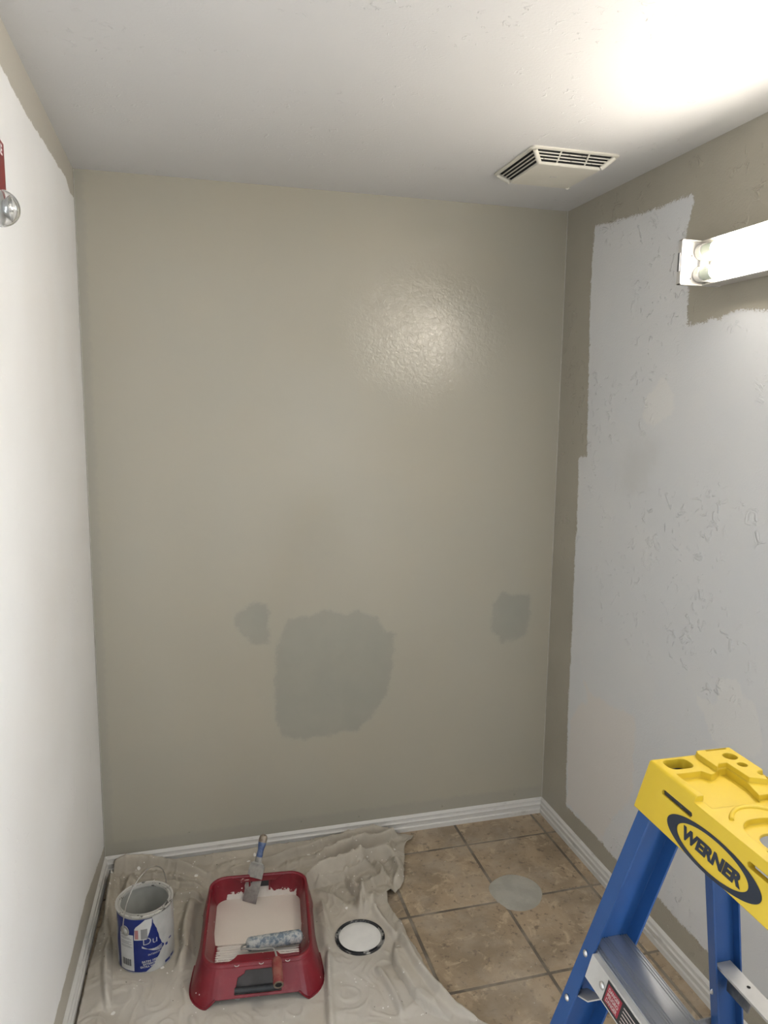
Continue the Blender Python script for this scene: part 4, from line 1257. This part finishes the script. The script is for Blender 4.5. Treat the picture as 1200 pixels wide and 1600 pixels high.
# raised arc round the bucket recess
bm = bmesh.new()
pts = [L_(0.2195 + 0.0735 * math.cos(a), 0.060 + 0.0535 * math.sin(a), CAPZ - 0.0088) for a in np.linspace(PI * 0.70, PI * 1.27, 22)]
tube(bm, pts, 0.0034, 8)
obj('tray_ridge', bm, 'yellow', cap, 60)
# black plate added as the darkness inside the hand hole
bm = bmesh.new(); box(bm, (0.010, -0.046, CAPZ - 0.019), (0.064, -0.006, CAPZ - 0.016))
obj('hole_shade', bm, 'black', cap)
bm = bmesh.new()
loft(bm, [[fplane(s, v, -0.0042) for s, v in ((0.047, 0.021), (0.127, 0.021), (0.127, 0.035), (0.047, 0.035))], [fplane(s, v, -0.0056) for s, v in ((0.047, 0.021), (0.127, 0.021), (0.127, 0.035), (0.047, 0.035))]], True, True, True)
obj('slot_shade', bm, 'black', cap)  # black plate added as painted shade behind the front slot
# maker's oval and lettering on the front face
LC, LV = 0.179, 0.0555
def pf(u, v): return fplane(LC + u, LV - v, 0.0007)
decal('logo_ring', [ring_shape(0, 0, 0.0985, 0.0262, 0.0745, 0.0215)], pf, 'navy', cap)
decal('brand_lettering', [text2d('WERNER', 0.0225, 0.0013, 0.127)], pf, 'navy', cap)

SLOPE = 0.0245 / 0.076
def front_x(z): return (z - CAPZ) * SLOPE
def rail_s(z): return 0.011 - 0.069 * (CAPZ - 0.085 - z)
def chan(s0, d0, fw, dp_, th, sg):
    """C section, web on the outside, flanges pointing inwards (sg = +1 for the far rail)"""
    pts = [(0, 0), (fw, 0), (fw, th), (th, th), (th, dp_ - th), (fw, dp_ - th), (fw, dp_), (0, dp_)]
    return [(s0 + sg * a, d0 + b) for a, b in pts]
def rail(name, zt, zb, xf, sf, fw, dp_, th, sg, mat, parent, spread=0.0):
    bm = bmesh.new()
    loft(bm, [[L_(s, d, z) for s, d in chan(sf(z) if sg > 0 else CL + spread - sf(z), xf(z), fw, dp_, th, sg)] for z in (zb, zt)], True, True, True)
    return obj(name, bm, mat, parent)
for sg in (1, -1):
    r = rail('front_rail', CAPZ - 0.055, 0.012, lambda z: front_x(z) + 0.004, rail_s, 0.030, 0.078, 0.0035, sg, 'blue', lad)
    # rivets through the front flange
    for z in (0.8155, 0.7345, 0.545, 0.47, 0.27, 0.195):
        s = rail_s(z) + 0.014; s = s if sg > 0 else CL - s
        bm = bmesh.new()
        lathe(bm, [(0.0058, 0.0), (0.0056, 0.0014), (0.0036, 0.0030), (0.0, 0.0035)], 16, (0, 0, 0), 'X')
        for v in bm.verts: v.co = Vector((-v.co.x + front_x(z) + 0.004, v.co.y - s, v.co.z + z))
        obj('rivet', bm, 'rivet', r, 50)
    bm = bmesh.new()
    s = rail_s(0.02); s0, s1 = (s - 0.003, s + 0.037) if sg > 0 else (CL - s - 0.037, CL - s + 0.003)
    box(bm, (front_x(0.02), -s1, 0.0), (front_x(0.02) + 0.086, -s0, 0.045), None, 0.003)
    obj('foot', bm, 'rubber', r)
def rear_x(z): return 0.113 + (0.927 - z) * 0.172
def rear_s(z): return 0.020 - 0.060 * (CAPZ - 0.085 - z)
for sg in (1, -1):
    r = rail('rear_rail', CAPZ - 0.050, 0.012, rear_x, rear_s, 0.019, 0.052, 0.003, sg, 'blue', lad, 0.016)
    bm = bmesh.new()
    s = rear_s(0.02); s0, s1 = (s - 0.003, s + 0.022) if sg > 0 else (CL + 0.016 - s - 0.022, CL + 0.016 - s + 0.003)
    box(bm, (rear_x(0.02) - 0.003, -s1, 0.0), (rear_x(0.02) + 0.057, -s0, 0.04), None, 0.003)
    obj('foot', bm, 'rubber', r)
    for z in (0.745, 0.455, 0.17):
        s = rear_s(z) + 0.0035; s = s if sg > 0 else CL + 0.016 - s
        bm = bmesh.new()
        lathe(bm, [(0.006, 0.0), (0.0056, 0.0014), (0.0, 0.003)], 14, (0, 0, 0), 'Y')
        for v in bm.verts: v.co = Vector((v.co.x + rear_x(z) + 0.010, -sg * v.co.y - s, v.co.z + z - 0.052))
        obj('rivet', bm, 'rivet', r, 50)
# steps
for k, z in enumerate((0.831, 0.556, 0.281)):
    sa = rail_s(z) + 0.0038; sb = CL - sa
    x0 = front_x(z) + 0.001 ; fo = 0.0075
    top = []
    dpt = 0.079
    ridges = [(0.004, 0.007), (0.009, 0.012), (0.026, 0.029), (0.031, 0.034), (0.036, 0.039), (0.064, 0.067), (0.069, 0.072), (0.074, 0.077)]
    prof = [(0.0, -0.002)]
    prof.append((0.002, 0.0))
    for a, b_ in ridges:
        prof += [(a, 0.0), (a + 0.0008, -0.0016), (b_ - 0.0008, -0.0016), (b_, 0.0)]
    prof += [(dpt - 0.001, 0.0), (dpt, -0.002), (dpt, -0.030), (dpt - 0.003, -0.030), (dpt - 0.003, -0.004), (0.0, -0.004)]
    bm = bmesh.new()
    prism(bm, prof, sa, sb, lambda u, v, w: L_(w, x0 + fo + u * (dpt - fo) / dpt, z + v))
    # the front skirt stops at the flanges
    stp = obj('step', bm, 'alu', lad, 20)
    if k == 0: stp['label'] = 'ribbed aluminium top step'
    bm = bmesh.new()
    fw = 0.034
    def sk_pt(s, v, o): return L_(s, x0 - 0.0002 - SLOPE * v * 0.95 - o, z - v)
    loft(bm, [[sk_pt(s, 0.0006, -0.008), sk_pt(s, 0.0006, 0.0010), sk_pt(s, 0.0385, 0.0010), sk_pt(s, 0.0385, -0.001)] for s in (rail_s(z) + fw - 0.001, CL - rail_s(z) - fw + 0.001)], True, True, True)
    obj('step_front', bm, 'alu_face', stp)
    for s in (0.071, CL - 0.071):
        bm = bmesh.new()
        lathe(bm, [(0.0062, 0.0), (0.0060, 0.0014), (0.0038, 0.0028), (0.0, 0.0032)], 16, (0, 0, 0), 'X')
        c0 = sk_pt(s, 0.021, 0.001)
        for v in bm.verts: v.co = Vector((-v.co.x, v.co.y, v.co.z)) + c0
        obj('rivet', bm, 'rivet', stp, 50)
    # knee braces from the rails to the underside of the step
    for sg in (1, -1):
        bm = bmesh.new()
        pth = [(rail_s(z - 0.085) + 0.004, z - 0.098), (rail_s(z - 0.085) + 0.012, z - 0.088), (0.045, z - 0.070), (0.075, z - 0.040), (0.088, z - 0.012), (0.11, z - 0.0045)]
        fnS = (lambda s: s) if sg > 0 else (lambda s: CL - s)
        rings = []
        for i, (s, zz) in enumerate(pth):
            fx0 = front_x(zz) + 0.0085
            rings.append([L_(fnS(s), fx0, zz + 0.0012), L_(fnS(s), fx0 + 0.030, zz + 0.0012), L_(fnS(s), fx0 + 0.030, zz - 0.0012), L_(fnS(s), fx0, zz - 0.0012)])
        loft(bm, rings, True, True, True)
        obj('knee_brace', bm, 'alu_face', stp)
    if k == 0:
        def lf(u, v): return sk_pt(0.080 + u, 0.0035 + v, 0.0014)
        decal('label_ground', [rect_shape(0, 0, 0.130, 0.033)], lf, 'label_black', stp)
        def lf2(u, v): return sk_pt(0.080 + u, 0.0035 + v, 0.0017)
        decal('label_panel', [rect_shape(0.004, 0.004, 0.042, 0.0295)], lf2, 'label_red', stp)
        def lf3(u, v): return sk_pt(0.080 + u, 0.0035 + v, 0.0020)
        sh = []
        for i, wd in enumerate(('DANGER', 'PELIGRO', 'DANGER')):
            vs, fs = text2d(wd, 0.0075, 0.0002, 0.030)
            sh.append(([(u + 0.023, 0.0095 + i * 0.0075 - v) for u, v in vs], fs))
        for i in range(5):
            sh.append(rect_shape(0.048, 0.006 + i * 0.005, 0.122 - 0.012 * ((i * 3) % 4), 0.0075 + i * 0.005))
        decal('label_print', sh, lf3, 'label_text', stp)
# rear braces with gussets
for z in (0.748, 0.462, 0.176):
    sa, sb = rear_s(z) + 0.0034, CL + 0.016 - rear_s(z) - 0.0034
    x0 = rear_x(z) + 0.010
    bm = bmesh.new()
    prism(bm, [(0, 0), (0.031, 0.0), (0.031, -0.014), (0.029, -0.014), (0.029, -0.002), (0.002, -0.002), (0.002, -0.0045), (0, -0.0045)], sa, sb, lambda u, v, w: L_(w, x0 + u, z + v))
    rbz = obj('rear_brace', bm, 'alu_face', lad)
    bm = bmesh.new(); lathe(bm, [(0.0032, z + 0.0002), (0.0032, z + 0.0004), (0.0, z + 0.0004)], 12, (x0 + 0.019, -(sa + 0.060), 0))
    obj('hole', bm, 'dark', rbz)
    for sg in (1, -1):
        bm = bmesh.new()
        f_s = (lambda s: s) if sg > 0 else (lambda s: CL + 0.016 - s)
        prism(bm, [(rear_s(z) + 0.004, -0.030), (rear_s(z) + 0.004, -0.058), (rear_s(z) + 0.056, -0.058), (rear_s(z) + 0.062, -0.034), (rear_s(z) + 0.075, -0.0145), (rear_s(z) + 0.055, -0.0145), (rear_s(z) + 0.040, -0.030)], 0.028, 0.0305, lambda u, v, w: L_(f_s(u), x0 + w, z + v))
        obj('gusset', bm, 'gusset', rbz)
# folding spreaders
for sg in (1, -1):
    z = 0.62
    s = rail_s(z) + 0.0075 + 0.004; s = s if sg > 0 else CL - s
    bm = bmesh.new()
    a = Vector((front_x(z) + 0.045, -s, z)); b = Vector((rear_x(z) + 0.020, -s, z)); m_ = (a + b) / 2 - Vector((0, 0, 0.004))
    for p, q in ((a, m_), (m_, b)):
        d = (q - p).normalized(); up = Vector((0, 0, 1)); n = Vector((0, 1, 0))
        rings = [[pp_ + up * 0.009 + n * 0.0012, pp_ - up * 0.009 + n * 0.0012, pp_ - up * 0.009 - n * 0.0012, pp_ + up * 0.009 - n * 0.0012] for pp_ in (p, q)]
        loft(bm, rings, True, True, True)
    obj('spreader', bm, 'gusset', lad)
